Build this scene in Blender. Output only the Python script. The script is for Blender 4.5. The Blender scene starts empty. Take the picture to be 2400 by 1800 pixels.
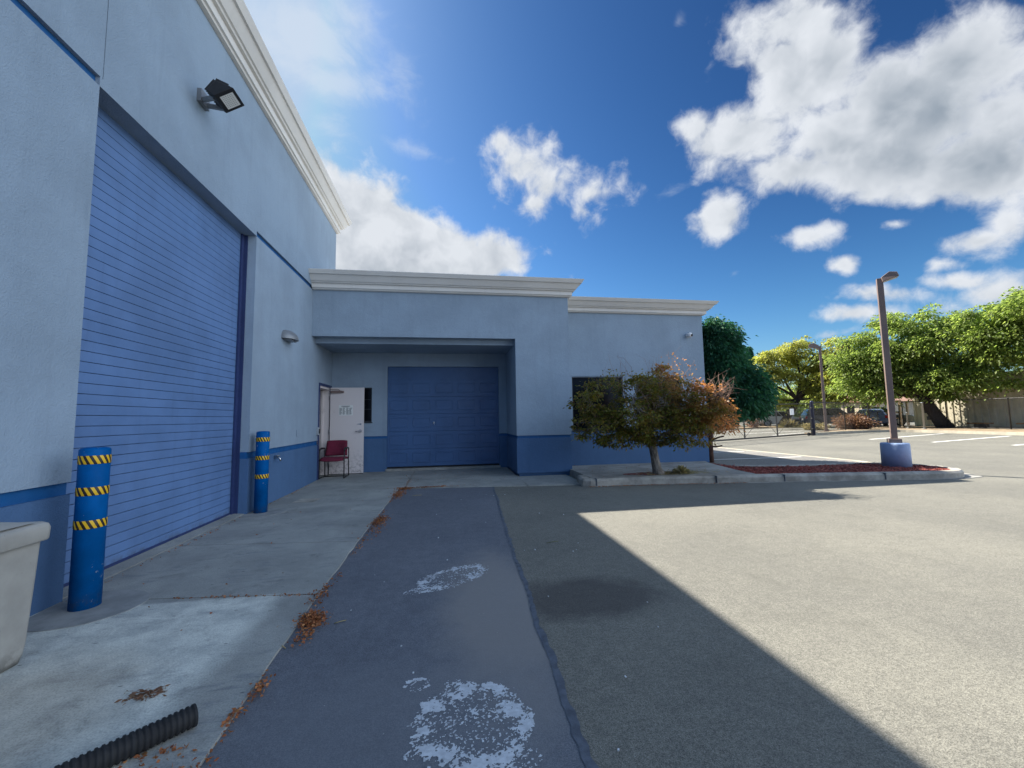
import bpy, math, random
import numpy as np
from mathutils import Vector, Matrix, noise

random.seed(7)
rng = np.random.default_rng(11)
S = bpy.context.scene
C = S.collection

# ------------------------------------------------------------------ camera
cam_d = bpy.data.cameras.new("camera")
cam = bpy.data.objects.new("camera", cam_d)
C.objects.link(cam)
S.camera = cam
cam_d.sensor_width = 36.0
cam_d.lens = 953.6 / 2400 * 36
cam_d.clip_start = 0.05
cam_d.clip_end = 3000
yaw, pit, rol = 0.157703778, 0.0829715578, -0.0162597889
_f = Vector((math.sin(yaw) * math.cos(pit), math.cos(yaw) * math.cos(pit), math.sin(pit)))
_r0 = Vector((math.cos(yaw), -math.sin(yaw), 0))
_u0 = _r0.cross(_f)
_r = math.cos(rol) * _r0 + math.sin(rol) * _u0
_u = -math.sin(rol) * _r0 + math.cos(rol) * _u0
mw = Matrix((_r, _u, -_f)).transposed().to_4x4()
mw.translation = (0, 0, 1.3)
cam.matrix_world = mw

# ------------------------------------------------------------------ sun, exposure
SUN = Vector((-0.65, 0.72, 1.0)).normalized()          # direction towards the sun
elev = math.asin(SUN.z)
sun_d = bpy.data.lights.new("sun", 'SUN')
sun_d.energy = 4.8
sun_d.angle = math.radians(0.53)
sun_d.color = (1.0, 0.93, 0.82)
sun = bpy.data.objects.new("sun", sun_d)
sun.rotation_euler = SUN.to_track_quat('Z', 'Y').to_euler()
sun.location = (-30, 35, 50)
C.objects.link(sun)
S.view_settings.view_transform = 'Standard'
S.view_settings.look = 'None'
S.view_settings.gamma = 1.0
S.view_settings.exposure = 1.6
S.cycles.max_bounces = 5
S.cycles.diffuse_bounces = 3
S.cycles.glossy_bounces = 2
S.cycles.transparent_max_bounces = 8
S.cycles.use_denoising = True

# ------------------------------------------------------------------ node helper
class NT:
    def __init__(s, tree):
        s.t = tree
        s.t.nodes.clear()
    def n(s, typ, inp=None, **props):
        nd = s.t.nodes.new(typ)
        for k, v in props.items():
            setattr(nd, k, v)
        for k, v in (inp or {}).items():
            sock = nd.inputs[k]
            if isinstance(v, bpy.types.NodeSocket):
                s.t.links.new(v, sock)
            else:
                sock.default_value = v
        return nd
    def math(s, op, a, b=0.0, c=0.0, clamp=False):
        return s.n('ShaderNodeMath', {0: a, 1: b, 2: c}, operation=op, use_clamp=clamp).outputs[0]
    def mix(s, f, a, b, blend='MIX'):
        m = s.n('ShaderNodeMix', data_type='RGBA', blend_type=blend)
        for i, v in ((0, f), (6, a), (7, b)):
            if isinstance(v, bpy.types.NodeSocket):
                s.t.links.new(v, m.inputs[i])
            else:
                m.inputs[i].default_value = (*v, 1) if isinstance(v, tuple) and len(v) == 3 else v
        return m.outputs[2]
    def noise(s, vec, scale, detail=2, rough=.5, dist=0, out=0):
        return s.n('ShaderNodeTexNoise', {'Vector': vec, 'Scale': scale, 'Detail': detail, 'Roughness': rough, 'Distortion': dist}).outputs[out]
    def ramp(s, v, lo, hi, a=0.0, b=1.0, smooth=True):
        m = s.n('ShaderNodeMapRange', {0: v, 1: lo, 2: hi, 3: a, 4: b}, interpolation_type='SMOOTHSTEP' if smooth else 'LINEAR')
        return m.outputs[0]

# ------------------------------------------------------------------ sky with clouds
W = bpy.data.worlds.new("World")
S.world = W
W.use_nodes = True
w = NT(W.node_tree)
DENSE =[
  (0.7101, 0.5145, 0.4807, -0.9946, 0.4903, -0.6469, 0.1701, 0.1107, 0.95),
  (0.5569, 0.6446, 0.5238, -1.0168, 0.0918, -0.6559, 0.1269, 0.0596, 0.7),
  (0.6063, 0.5524, 0.572, -0.9133, 0.3599, -0.5664, 0.099, 0.0969, 0.9),
  (0.7365, 0.44, 0.5138, -0.9531, 0.4797, -0.7155, 0.0986, 0.0734, 0.8),
  (0.7994, 0.4727, 0.3709, -1.0444, 0.7403, -0.6632, 0.1145, 0.0678, 0.85),
  (0.5789, 0.5202, 0.6279, -0.8315, 0.371, -0.5194, 0.1018, 0.052, 0.6),
  (0.6508, 0.6169, 0.4426, -1.0794, 0.3535, -0.629, 0.1057, 0.0361, 0.6),
  (0.7161, 0.5428, 0.4389, -1.0576, 0.4647, -0.6748, 0.1457, 0.0863, 0.9),
  (0.8221, 0.4656, 0.3277, -1.0401, 0.8664, -0.635, 0.0589, 0.0261, 0.5),
  (0.4838, 0.6767, 0.5549, -0.9634, 0.2361, -0.4595, 0.0497, 0.0291, 0.45),
  (0.171, 0.8204, 0.5456, -0.9933, 0.0338, -0.1834, 0.0533, 0.0457, 0.3),
  (0.2295, 0.8304, 0.5077, -1.0371, 0.0618, -0.2332, 0.0723, 0.0431, 0.36),
  (0.3203, 0.8123, 0.4874, -1.0615, 0.0259, -0.3611, 0.0644, 0.0295, 0.32),
  (0.201, 0.8563, 0.4758, -1.0745, 0.0436, -0.2069, 0.0524, 0.0284, 0.28),
  (0.2988, 0.8375, 0.4575, -0.9973, 0.5678, -0.0083, 0.04, 0.0229, 0.26),
  (0.1141, 0.8093, 0.5763, -0.926, 0.2882, 0.0704, 0.0231, 0.0178, 0.2),
  (0.5524, 0.7284, 0.4053, -1.1435, 0.2101, -0.5542, 0.0481, 0.0418, 0.55),
  (0.6803, 0.6513, 0.3362, -1.2242, 0.1432, -0.7557, 0.0468, 0.0207, 0.42),
  (0.7621, 0.5622, 0.3212, -1.2269, 0.3086, -0.8268, 0.0206, 0.0092, 0.3),
  (0.7286, 0.628, 0.2734, -1.2857, 0.2374, -0.7906, 0.0196, 0.0124, 0.35),
  (0.8279, 0.4947, 0.2644, -1.3016, 0.1059, -1.003, 0.0528, 0.0253, 0.5),
  (0.8367, 0.4686, 0.2833, -1.2823, -0.0906, -1.0871, 0.0287, 0.0419, 0.5),
  (0.8081, 0.5362, 0.2438, -1.3149, 0.2727, -0.9146, 0.0233, 0.0118, 0.34),
  (0.8252, 0.5247, 0.2093, -1.3486, 0.3181, -0.9339, 0.0348, 0.0137, 0.4),
  (0.7485, 0.6372, 0.1836, -1.386, 0.0465, -0.8569, 0.0522, 0.0143, 0.34),
  (0.7306, 0.6664, 0.1489, -1.4203, -0.1145, -0.8487, 0.0344, 0.0123, 0.4),
  (0.7752, 0.5963, 0.2085, -1.3559, 0.2113, -0.8694, 0.0382, 0.0105, 0.26),
  (0.8477, 0.4988, 0.1808, -1.3845, -0.2202, -1.0801, 0.0449, 0.0266, 0.4),
  (-0.2071, 0.891, 0.4041, -1.1458, 0.2005, 0.3183, 0.177, 0.1379, 1.15),
  (-0.0559, 0.9225, 0.382, -1.1677, 0.2299, 0.1574, 0.2339, 0.1017, 1.15),
  (0.1157, 0.9202, 0.374, -1.1858, 0.0919, -0.0879, 0.11, 0.0663, 0.85),
  (-0.1423, 0.9386, 0.3142, -1.2501, -0.079, 0.1243, 0.3304, 0.0914, 1.15),
]
FAINT =[
  (-0.2582, 0.6953, 0.6707, -0.8279, -0.13, 0.237, 0.1585, 0.0991, 1.0),
  (-0.1947, 0.7521, 0.6296, -0.8828, -0.1298, 0.1473, 0.1156, 0.0417, 0.95),
  (-0.2198, 0.7948, 0.5656, -0.9689, 0.0433, 0.2995, 0.0838, 0.0313, 0.5),
  (-0.0763, 0.8228, 0.5632, -0.9675, 0.1217, 0.1759, 0.0766, 0.0147, 0.4),
  (-0.0782, 0.7509, 0.6557, -0.8351, 0.2144, 0.2941, 0.0522, 0.0455, 0.25),
  (0.4021, 0.6035, 0.6886, -0.6534, 0.5213, -0.011, 0.0224, 0.0221, 0.5),
  (0.4701, 0.6179, 0.6302, -0.813, 0.4106, -0.2892, 0.018, 0.0331, 0.6),
  (0.4159, 0.6217, 0.6638, -0.8206, 0.2302, -0.38, 0.0218, 0.0154, 0.45),
  (0.4618, 0.7543, 0.4666, -1.0835, -0.0844, -0.594, 0.0472, 0.019, 0.45),
  (0.5942, 0.7482, 0.2952, -1.2312, -0.4818, -0.8335, 0.0197, 0.0125, 0.4),
  (0.4991, 0.5828, 0.6413, -0.7715, 0.4633, -0.2774, 0.0288, 0.0335, 0.4),
  (0.1099, 0.8121, 0.5731, -0.9605, 0.0006, -0.1341, 0.0199, 0.0174, 0.5),
  (0.4607, 0.5837, 0.6686, -0.8033, 0.2732, -0.4135, 0.0137, 0.0176, 0.3),
]
GREY =[
  (0.7329, 0.4771, 0.485, -0.9592, 0.5646, -0.6348, 0.1766, 0.0872, 1.25),
  (0.7996, 0.4509, 0.3967, -1.0885, 0.5445, -0.7925, 0.0934, 0.0888, 1.1),
  (0.7258, 0.5379, 0.4289, -1.0693, 0.4685, -0.6903, 0.1522, 0.0589, 0.6),
  (0.6527, 0.5539, 0.517, -0.9835, 0.3681, -0.632, 0.0691, 0.0524, 0.5),
  (0.8259, 0.4988, 0.2627, -1.2911, 0.3127, -0.9393, 0.0558, 0.0264, 0.5),
  (-0.1427, 0.9415, 0.3052, -1.2606, 0.021, 0.1571, 0.2332, 0.0385, 0.25),
  (0.8369, 0.4921, 0.2397, -1.3174, 0.2972, -0.9635, 0.0541, 0.0262, 0.5),
]

_dir = w.n('ShaderNodeTexCoord').outputs['Generated']
def blob_field(blobs, smooth=0.12):
    acc = None
    for (cx, cy, cz, ex, ey, ez, a, b, s) in blobs:
        m = w.n('ShaderNodeMapping', {'Vector': _dir, 'Location': (cx, cy, cz), 'Rotation': (ex, ey, ez), 'Scale': (a, b, 0.6)}, vector_type='TEXTURE')
        l = w.n('ShaderNodeVectorMath', {0: m.outputs[0]}, operation='LENGTH').outputs['Value']
        v = w.math('MULTIPLY_ADD', l, -s, s)
        acc = v if acc is None else w.n('ShaderNodeMath', {0: acc, 1: v, 2: smooth}, operation='SMOOTH_MAX').outputs[0]
    return acc
sky = w.n('ShaderNodeTexSky', sky_type='NISHITA')
sky.sun_disc = False
sky.sun_elevation = elev
sky.sun_rotation = math.atan2(SUN.x, SUN.y)
sky.air_density = 1.0
sky.dust_density = 0.8
sky.ozone_density = 2.2
mD, mF, mG = blob_field(DENSE), blob_field(FAINT), blob_field(GREY)
sund = (SUN.x * .035, SUN.y * .035, SUN.z * .035)
off = w.n('ShaderNodeVectorMath', {0: _dir, 1: sund}, operation='ADD').outputs[0]
warp = w.n('ShaderNodeVectorMath', {0: w.noise(_dir, 9.0, 3, .6, 0, 1), 1: (.5, .5, .5)}, operation='SUBTRACT').outputs[0]
wdir = w.n('ShaderNodeVectorMath', {0: warp, 1: (.055, .055, .055), 2: _dir}, operation='MULTIPLY_ADD').outputs[0]
woff = w.n('ShaderNodeVectorMath', {0: wdir, 1: sund}, operation='ADD').outputs[0]
def puff(v, detail):
    """billowing field: rounded heads with ragged rims"""
    a = w.noise(v, 6.0, detail, .64)
    b_ = w.n('ShaderNodeTexVoronoi', {'Vector': v, 'Scale': 15.0, 'Detail': 1.0, 'Roughness': .55}, feature='F1', normalize=True)
    return w.math('SUBTRACT', w.math('MULTIPLY', w.math('SUBTRACT', a, .5), 1.9), w.math('MULTIPLY', w.math('SUBTRACT', b_.outputs['Distance'], .33), .8))
p1_ = puff(wdir, 9)
p2_ = puff(woff, 4)
fld = w.math('ADD', mD, p1_)
dD = w.ramp(fld, -.08, .42)
nf = w.noise(w.n('ShaderNodeMapping', {'Vector': wdir, 'Scale': (1, 1, 1.6)}).outputs[0], 5, 8, .62, .5)
dF = w.math('MULTIPLY', w.ramp(w.math('MULTIPLY_ADD', w.math('SUBTRACT', nf, .5), 2.6, mF), .08, 1.0), .6)
rel = w.math('MULTIPLY', w.math('SUBTRACT', p1_, p2_), .62)                     # relief lit from the sun's side
thick = w.ramp(fld, .10, .80)
gr = w.math('MULTIPLY', w.ramp(w.math('MULTIPLY_ADD', p2_, .6, mG), -.45, .95), thick)
lit = w.math('SUBTRACT', w.math('ADD', 0.90, rel), w.math('MULTIPLY', gr, .56), clamp=True)
lit = w.math('SUBTRACT', lit, w.math('MULTIPLY', thick, .10), clamp=True)
ccol = w.mix(lit, (.72, .93, 1.18), (2.70, 2.82, 3.0))
g22 = w.n('ShaderNodeGamma', {0: sky.outputs[0], 1: 2.2}).outputs[0]
skyc = w.mix(1.0, g22, (.082, .104, .088), 'MULTIPLY')
den = w.n('ShaderNodeVectorMath', {0: skyc, 1: (1 / 4, 1 / 5, 1 / 9), 2: (1, 1, 1)}, operation='MULTIPLY_ADD').outputs[0]
skyc = w.n('ShaderNodeVectorMath', {0: skyc, 1: den}, operation='DIVIDE').outputs[0]
skyc = w.mix(1.0, skyc, (1.55, 2.05, 2.75), 'DARKEN')
col = w.mix(dF, skyc, (2.3, 2.55, 2.9))
col = w.mix(dD, col, ccol)
# unseen sky fill added overhead and behind the viewer to light shaded faces
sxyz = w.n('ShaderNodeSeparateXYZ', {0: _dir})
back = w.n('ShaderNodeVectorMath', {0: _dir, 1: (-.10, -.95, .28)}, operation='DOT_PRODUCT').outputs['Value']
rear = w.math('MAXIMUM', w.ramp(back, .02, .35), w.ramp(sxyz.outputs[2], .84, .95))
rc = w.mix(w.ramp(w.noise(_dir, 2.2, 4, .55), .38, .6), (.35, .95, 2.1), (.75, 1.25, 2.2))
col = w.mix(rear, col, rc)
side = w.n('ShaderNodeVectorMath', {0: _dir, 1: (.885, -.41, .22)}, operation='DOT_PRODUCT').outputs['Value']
col = w.mix(w.ramp(side, .66, .84), col, w.mix(w.ramp(w.noise(_dir, 2.2, 4, .55), .36, .58), (1.45, 2.6, 4.3), (7.7, 8.7, 10.2)))  # bright cloud bank added out of view on the right to lift shaded walls
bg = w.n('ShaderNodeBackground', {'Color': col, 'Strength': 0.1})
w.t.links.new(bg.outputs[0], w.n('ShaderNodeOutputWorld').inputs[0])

# ------------------------------------------------------------------ materials
def mat(name):
    m = bpy.data.materials.new(name)
    m.use_nodes = True
    t = NT(m.node_tree)
    b = t.n('ShaderNodeBsdfPrincipled')
    o = t.n('ShaderNodeOutputMaterial')
    t.t.links.new(b.outputs[0], o.inputs[0])
    co = t.n('ShaderNodeNewGeometry').outputs['Position']
    return m, t, b, co, o
def bump(t, b, h, strength=.3, dist=.01):
    bn = t.n('ShaderNodeBump', {'Height': h, 'Strength': strength, 'Distance': dist})
    t.t.links.new(bn.outputs[0], b.inputs['Normal'])
def setc(t, b, c, rough=.6, metal=0.0, spec=None):
    if isinstance(c, bpy.types.NodeSocket):
        t.t.links.new(c, b.inputs['Base Color'])
    else:
        b.inputs['Base Color'].default_value = (*c, 1)
    if isinstance(rough, bpy.types.NodeSocket):
        t.t.links.new(rough, b.inputs['Roughness'])
    else:
        b.inputs['Roughness'].default_value = rough
    b.inputs['Metallic'].default_value = metal
    if spec is not None:
        b.inputs['Specular IOR Level'].default_value = spec
def mul(c, k):
    return tuple(min(1, v * k) for v in c)
def paint(name, c, rough=.5, var=.12, scale=3.0, grain=0.0, metal=0.0, streak=0.0, spec=None, chips=None, warp=0.0):
    """painted or plain surface with slight uneven tone, a few run-down streaks and an optional grain"""
    m, t, b, co, o = mat(name)
    v = t.ramp(t.noise(co, scale, 5, .6), .3, .7)
    col = t.mix(v, mul(c, 1 - var), mul(c, 1 + var))
    if streak:
        mp = t.n('ShaderNodeMapping', {'Vector': co, 'Scale': (5, 5, .35)}).outputs[0]
        col = t.mix(t.math('MULTIPLY', t.ramp(t.noise(mp, 1.6, 5, .65), .52, .8), streak), col, mul(c, .6))
    if chips:                                     # scuffs and chips where the paint has worn
        z = t.n('ShaderNodeSeparateXYZ', {0: co}).outputs[2]
        ch = t.math('MULTIPLY', t.ramp(t.noise(co, 38, 5, .7), .635, .665), t.ramp(t.noise(co, 3.1, 2), .45, .6))
        col = t.mix(t.math('MULTIPLY', ch, .75), col, chips)
        dirt = t.math('MULTIPLY', t.ramp(z, .16, .02), t.ramp(t.noise(co, 16, 5, .7), .38, .62))
        col = t.mix(t.math('MULTIPLY', dirt, .6), col, (.07, .065, .055))
    r = t.ramp(t.noise(co, scale * 5, 3), .3, .7, rough - .08, rough + .08)
    setc(t, b, col, r, metal, spec)
    if grain:
        bump(t, b, t.noise(co, 160, 3, .6), .35, grain)
    elif warp:
        bump(t, b, t.noise(co, 1.4, 3, .5), .5, warp)
    return m
def stucco(name, c):
    m, t, b, co, o = mat(name)
    v = t.ramp(t.noise(co, .9, 5, .62), .32, .7)
    col = t.mix(v, mul(c, .90), mul(c, 1.08))
    mp = t.n('ShaderNodeMapping', {'Vector': co, 'Scale': (4, 4, .25)}).outputs[0]
    st = t.ramp(t.noise(mp, 1.5, 6, .65), .50, .80, 0, .30)
    col = t.mix(st, col, mul(c, .66))
    col = t.mix(t.ramp(t.noise(co, 240, 2), .35, .75, 0, .14), col, mul(c, .7))
    setc(t, b, col, .86, 0, .3)
    h = t.math('ADD', t.noise(co, 70, 5, .65), t.math('MULTIPLY', t.noise(co, 16, 3), .7))
    bump(t, b, h, .8, .009)
    return m

M = {}
M['wall'] = stucco('stucco_light_blue', (.27, .345, .425))
M['wain'] = stucco('stucco_mid_blue', (.070, .140, .265))
M['stripe'] = paint('stripe_blue_paint', (.003, .085, .255), .6, .1, grain=.003)
M['roll'] = paint('roll_door_paint', (.102, .185, .36), .45, .12, 1.5, streak=.38, chips=(.20, .24, .32), warp=.035)
M['garage'] = paint('garage_door_paint', (.045, .105, .235), .42, .10, 1.5, streak=.2, warp=.03)
M['navy'] = paint('dark_blue_metal', (.02, .035, .11), .5)
M['cornice'] = paint('cornice_off_white', (.66, .64, .60), .75, .05, 1.2, grain=.002, streak=.18)
M['boll'] = paint('bollard_blue_gloss', (.0005, .085, .28), .55, .15, 6, spec=.06, chips=(.30, .36, .42))
M['white'] = paint('white_paint', (.75, .75, .74), .5, .05)
M['glass'] = paint('dark_window_glass', (.006, .007, .009), .06, .0, spec=.18)
M['black'] = paint('black_metal', (.012, .012, .014), .5)
M['fence'] = paint('fence_black', (.02, .021, .024), .5)
M['wire'] = paint('chain_wire', (.05, .05, .052), .45, metal=.3)
M['gatepost'] = paint('gate_post_navy', (.015, .022, .06), .45)
M['rubber'] = paint('rubber', (.012, .012, .013), .8)
M['chrome'] = paint('brushed_steel', (.55, .55, .56), .25, metal=1)
M['grey'] = paint('grey_metal', (.21, .22, .23), .45, metal=.4)
M['galv'] = paint('galvanised', (.38, .41, .43), .5, metal=.5)
M['brown'] = paint('pole_brown', (.19, .135, .115), .5, .1)
M['basec'] = paint('blue_painted_concrete', (.25, .34, .52), .7, .1, 4, grain=.004, streak=.2)
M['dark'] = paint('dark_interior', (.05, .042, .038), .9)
M['roofing'] = paint('roof_membrane', (.25, .25, .25), .9)
M['paper'] = paint('paper', (.72, .73, .70), .8, .03)
M['ink'] = paint('ink', (.10, .11, .12), .8)

def two(name, a, b_, scale, lo=.35, hi=.65, rough=.8, grain=.004, gs=90):
    m, t, b, co, o = mat(name)
    setc(t, b, t.mix(t.ramp(t.noise(co, scale, 6, .65), lo, hi), a, b_), rough, 0, .3)
    if grain:
        bump(t, b, t.noise(co, gs, 4, .6), .6, grain)
    return m

def mat_door_white():
    m, t, b, co, o = mat('door_dirty_white')
    z = t.n('ShaderNodeSeparateXYZ', {0: co}).outputs[2]
    low = t.ramp(z, .75, .10)
    n = t.ramp(t.noise(co, 14, 7, .7), .44, .66)
    col = t.mix(t.math('MULTIPLY', t.math('MULTIPLY', n, low), .75), (.66, .60, .58), (.20, .18, .17))
    col = t.mix(t.ramp(t.noise(co, 5, 6, .7), .58, .8, 0, .4), col, (.38, .33, .31))
    setc(t, b, col, .55)
    return m
M['doorw'] = mat_door_white()

def mat_asphalt(name, base, dark, light, patch=None, seal=0.0):
    m, t, b, co, o = mat(name)
    g1 = t.ramp(t.noise(co, 190, 3, .7), .40, .62)
    g2 = t.ramp(t.noise(co, 95 if seal else 58, 4, .75), .39, .61)
    g3 = t.ramp(t.noise(co, 13, 5, .7), .36, .66)
    col = t.mix(g1, dark, light)
    col = t.mix(.45 - .22 * seal, col, t.mix(g2, mul(base, .58), mul(base, 1.47)))
    col = t.mix(1.0, col, t.mix(g3, (.92, .92, .92), (1.09, 1.09, 1.08)), 'MULTIPLY')
    big = t.ramp(t.noise(co, .45, 5, .6), .3, .72)
    col = t.mix(1.0, col, t.mix(big, (.86, .86, .87), (1.12, 1.11, 1.09)), 'MULTIPLY')
    md = t.ramp(t.noise(co, 2.3, 6, .62, .4), .48, .75, 0, .28)
    col = t.mix(md, col, mul(base, .55))
    if patch:
        col = patch(t, co, col)
    # pale stones worn clean
    vo = t.n('ShaderNodeTexVoronoi', {'Vector': co, 'Scale': 34.0, 'Randomness': 1.0})
    sp = t.math('MULTIPLY', t.ramp(vo.outputs['Distance'], .085, .05), t.math('GREATER_THAN', t.n('ShaderNodeSeparateColor', {0: vo.outputs['Color']}).outputs[0], .93))
    col = t.mix(t.math('MULTIPLY', sp, .8), col, (.5, .49, .46))
    setc(t, b, col, .9 - seal * .15, 0, .35)
    bump(t, b, t.math('ADD', t.noise(co, 130, 3, .7), t.math('MULTIPLY', t.noise(co, 30, 3), .5)), .7 - .35 * seal, .006)
    return m
def ell(t, co, x, y, a, b_, soft=.6):
    d = t.n('ShaderNodeMapping', {'Vector': co, 'Location': (x, y, 0), 'Scale': (a, b_, 100)}, vector_type='TEXTURE').outputs[0]
    l = t.n('ShaderNodeVectorMath', {0: d}, operation='LENGTH').outputs['Value']
    l = t.math('ADD', l, t.math('MULTIPLY', t.math('SUBTRACT', t.noise(co, 4, 5, .6), .5), .9))
    return t.ramp(l, 1 + soft * .5, 1 - soft * .5)
def patch_main(t, co, col):
    col = t.mix(t.math('MULTIPLY', ell(t, co, .98, 2.95, .55, .33), .62), col, (.036, .032, .034))
    # faint tyre-polished lanes
    sx = t.n('ShaderNodeMapping', {'Vector': co, 'Rotation': (0, 0, .35), 'Scale': (.12, 1.3, 1)}).outputs[0]
    col = t.mix(t.ramp(t.noise(sx, 1.0, 4, .55), .55, .8, 0, .22), col, (.175, .172, .158))
    return col
def patch_seal(t, co, col):
    col = t.mix(t.math('MULTIPLY', ell(t, co, .36, 2.95, .38, 1.0, .9), .8), col, (.215, .205, .195))
    return t.mix(t.math('MULTIPLY', ell(t, co, -.2, 1.9, .7, .5, 1.0), .4), col, (.155, .165, .178))
M['asphalt'] = mat_asphalt('asphalt_worn', (.150, .147, .126), (.063, .062, .055), (.262, .257, .222), patch_main)
M['seal'] = mat_asphalt('asphalt_sealed', (.118, .128, .150), (.088, .096, .117), (.166, .177, .196), patch_seal, 1)
M['crack'] = paint('crack_sealer', (.075, .088, .112), .8, .3, 14, grain=.004)
M['farasphalt'] = mat_asphalt('asphalt_far_lot', (.18, .175, .165), (.12, .117, .11), (.25, .245, .23))

def mat_concrete(name, near):
    m, t, b, co, o = mat(name)
    xyz = t.n('ShaderNodeSeparateXYZ', {0: co})
    n1_ = t.ramp(t.noise(co, 1.3, 7, .65, .3), .3, .72)
    col = t.mix(n1_, (.24, .245, .23), (.36, .365, .335))
    if near:
        # the nearest slab is worn and paler, with scrapes along it
        pale = t.math('MULTIPLY', t.ramp(xyz.outputs[1], 3.42, 3.36), t.ramp(t.math('ADD', xyz.outputs[0], t.math('MULTIPLY', t.noise(co, 3, 4), .10)), -1.08, -1.27))
        pale = t.math('MULTIPLY', pale, t.ramp(t.noise(co, 1.1, 6, .6), .28, .5, .35, 1))
        col = t.mix(pale, col, t.mix(t.ramp(t.noise(co, 5, 6, .7), .35, .65), (.45, .465, .43), (.64, .65, .58)))
        mp = t.n('ShaderNodeMapping', {'Vector': co, 'Rotation': (0, 0, -1.05), 'Scale': (1.2, 7, 1)}).outputs[0]
        sc = t.ramp(t.noise(mp, 2.6, 8, .74, .6), .50, .64)
        col = t.mix(t.math('MULTIPLY', t.math('MULTIPLY', sc, .55), t.ramp(t.noise(co, 1.6, 3), .42, .62)), col, (.15, .165, .19))
        warm = t.math('MULTIPLY', ell(t, co, -1.95, 2.2, .45, .5, .9), .35)
        col = t.mix(warm, col, (.38, .30, .20))
    st = t.ramp(t.noise(co, 3.7, 7, .72, 1.0), .52, .72, 0, .42)
    col = t.mix(st, col, (.095, .098, .098))
    col = t.mix(t.ramp(t.noise(co, 120, 3, .6), .38, .72, 0, .35), col, (.08, .08, .08))
    vo = t.n('ShaderNodeTexVoronoi', {'Vector': t.n('ShaderNodeMapping', {'Vector': co, 'Rotation': (0, 0, .6), 'Scale': (1, 2.6, 1)}).outputs[0], 'Scale': 8.0})
    fl = t.math('MULTIPLY', t.ramp(t.math('ADD', vo.outputs['Distance'], t.math('MULTIPLY', t.noise(co, 60, 3), .12)), .20, .14), t.math('GREATER_THAN', t.n('ShaderNodeSeparateColor', {0: vo.outputs['Color']}).outputs[1], .80))
    col = t.mix(t.math('MULTIPLY', fl, .7), col, (.05, .055, .065))
    setc(t, b, col, .88, 0, .3)
    bump(t, b, t.math('ADD', t.noise(co, 110, 4, .65), t.math('MULTIPLY', t.noise(co, 9, 4), 1.2)), .5, .005)
    return m
M['conc'] = mat_concrete('concrete_apron', True)
M['walk'] = two('concrete_walk', (.20, .195, .18), (.33, .32, .29), 2.0)
M['kerb'] = two('concrete_kerb', (.21, .195, .17), (.40, .375, .325), 3.5, .3, .7)
M['kerbfar'] = two('concrete_kerb_far', (.34, .31, .25), (.46, .42, .33), 2.0)
M['disc'] = two('concrete_collar', (.20, .205, .20), (.28, .285, .275), 5.0)
M['mulch'] = two('mulch_red', (.11, .026, .022), (.30, .075, .058), 22, .3, .7, .95, .03, 40)
M['chip'] = None
M['dirt'] = two('dry_dirt', (.16, .12, .08), (.32, .25, .17), 1.6, grain=.02, gs=20)
M['plate'] = two('white_line_paint', (.5, .5, .48), (.72, .71, .68), 4.0, .3, .55, .7, .002)
M['residue'] = paint('white_residue', (.50, .53, .56), .8, .12, 30)
M['tan'] = two('tan_cladding', (.40, .37, .28), (.52, .48, .37), .8, grain=0)
M['tyre_cream'] = paint('stained_cream_plastic', (.34, .325, .29), .5, .14, 3.5, streak=.35, chips=(.22, .20, .17))
M['orange'] = paint('orange_brown_wood', (.30, .135, .035), .7, .2)
M['burg'] = paint('burgundy_fabric', (.125, .008, .028), .9, .15, 8, grain=.004)
M['beige'] = paint('beige_siding', (.42, .36, .27), .8)
M['terracotta'] = paint('terracotta_roof', (.33, .19, .13), .8)
M['timber'] = paint('timber_post', (.33, .24, .15), .8)

def mat_hazard():
    m, t, b, co, o = mat('hazard_tape')
    g = t.n('ShaderNodeTexCoord').outputs['Object']
    x = t.n('ShaderNodeSeparateXYZ', {0: g})
    ang = t.math('ARCTAN2', x.outputs[1], x.outputs[0])
    v = t.math('ADD', t.math('MULTIPLY', ang, 15 / (2 * math.pi)), t.math('MULTIPLY', x.outputs[2], 13.5))
    fr = t.math('FRACT', v)
    st = t.math('GREATER_THAN', fr, .5)
    wear = t.ramp(t.noise(co, 26, 4, .6), .62, .66)
    col = t.mix(st, (.74, .44, .012), (.018, .013, .012))
    col = t.mix(t.math('MULTIPLY', wear, .5), col, (.05, .05, .06))
    setc(t, b, col, .5)
    return m
M['hazard'] = mat_hazard()

def mat_bark(name, a, b_):
    m, t, b, co, o = mat(name)
    mp = t.n('ShaderNodeMapping', {'Vector': co, 'Scale': (1, 1, .14)}).outputs[0]
    h = t.noise(mp, 42, 6, .65, .6)
    setc(t, b, t.mix(t.ramp(h, .35, .65), a, b_), .92, 0, .2)
    bump(t, b, h, .9, .02)
    return m
M['bark'] = mat_bark('bark_grey', (.10, .085, .07), (.30, .27, .235))
M['barkdark'] = mat_bark('bark_dark', (.022, .017, .015), (.06, .047, .04))
M['barkred'] = mat_bark('bark_red_brown', (.06, .03, .022), (.14, .075, .055))
M['twig'] = mat_bark('twig_bark', (.17, .10, .075), (.30, .21, .16))

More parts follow.
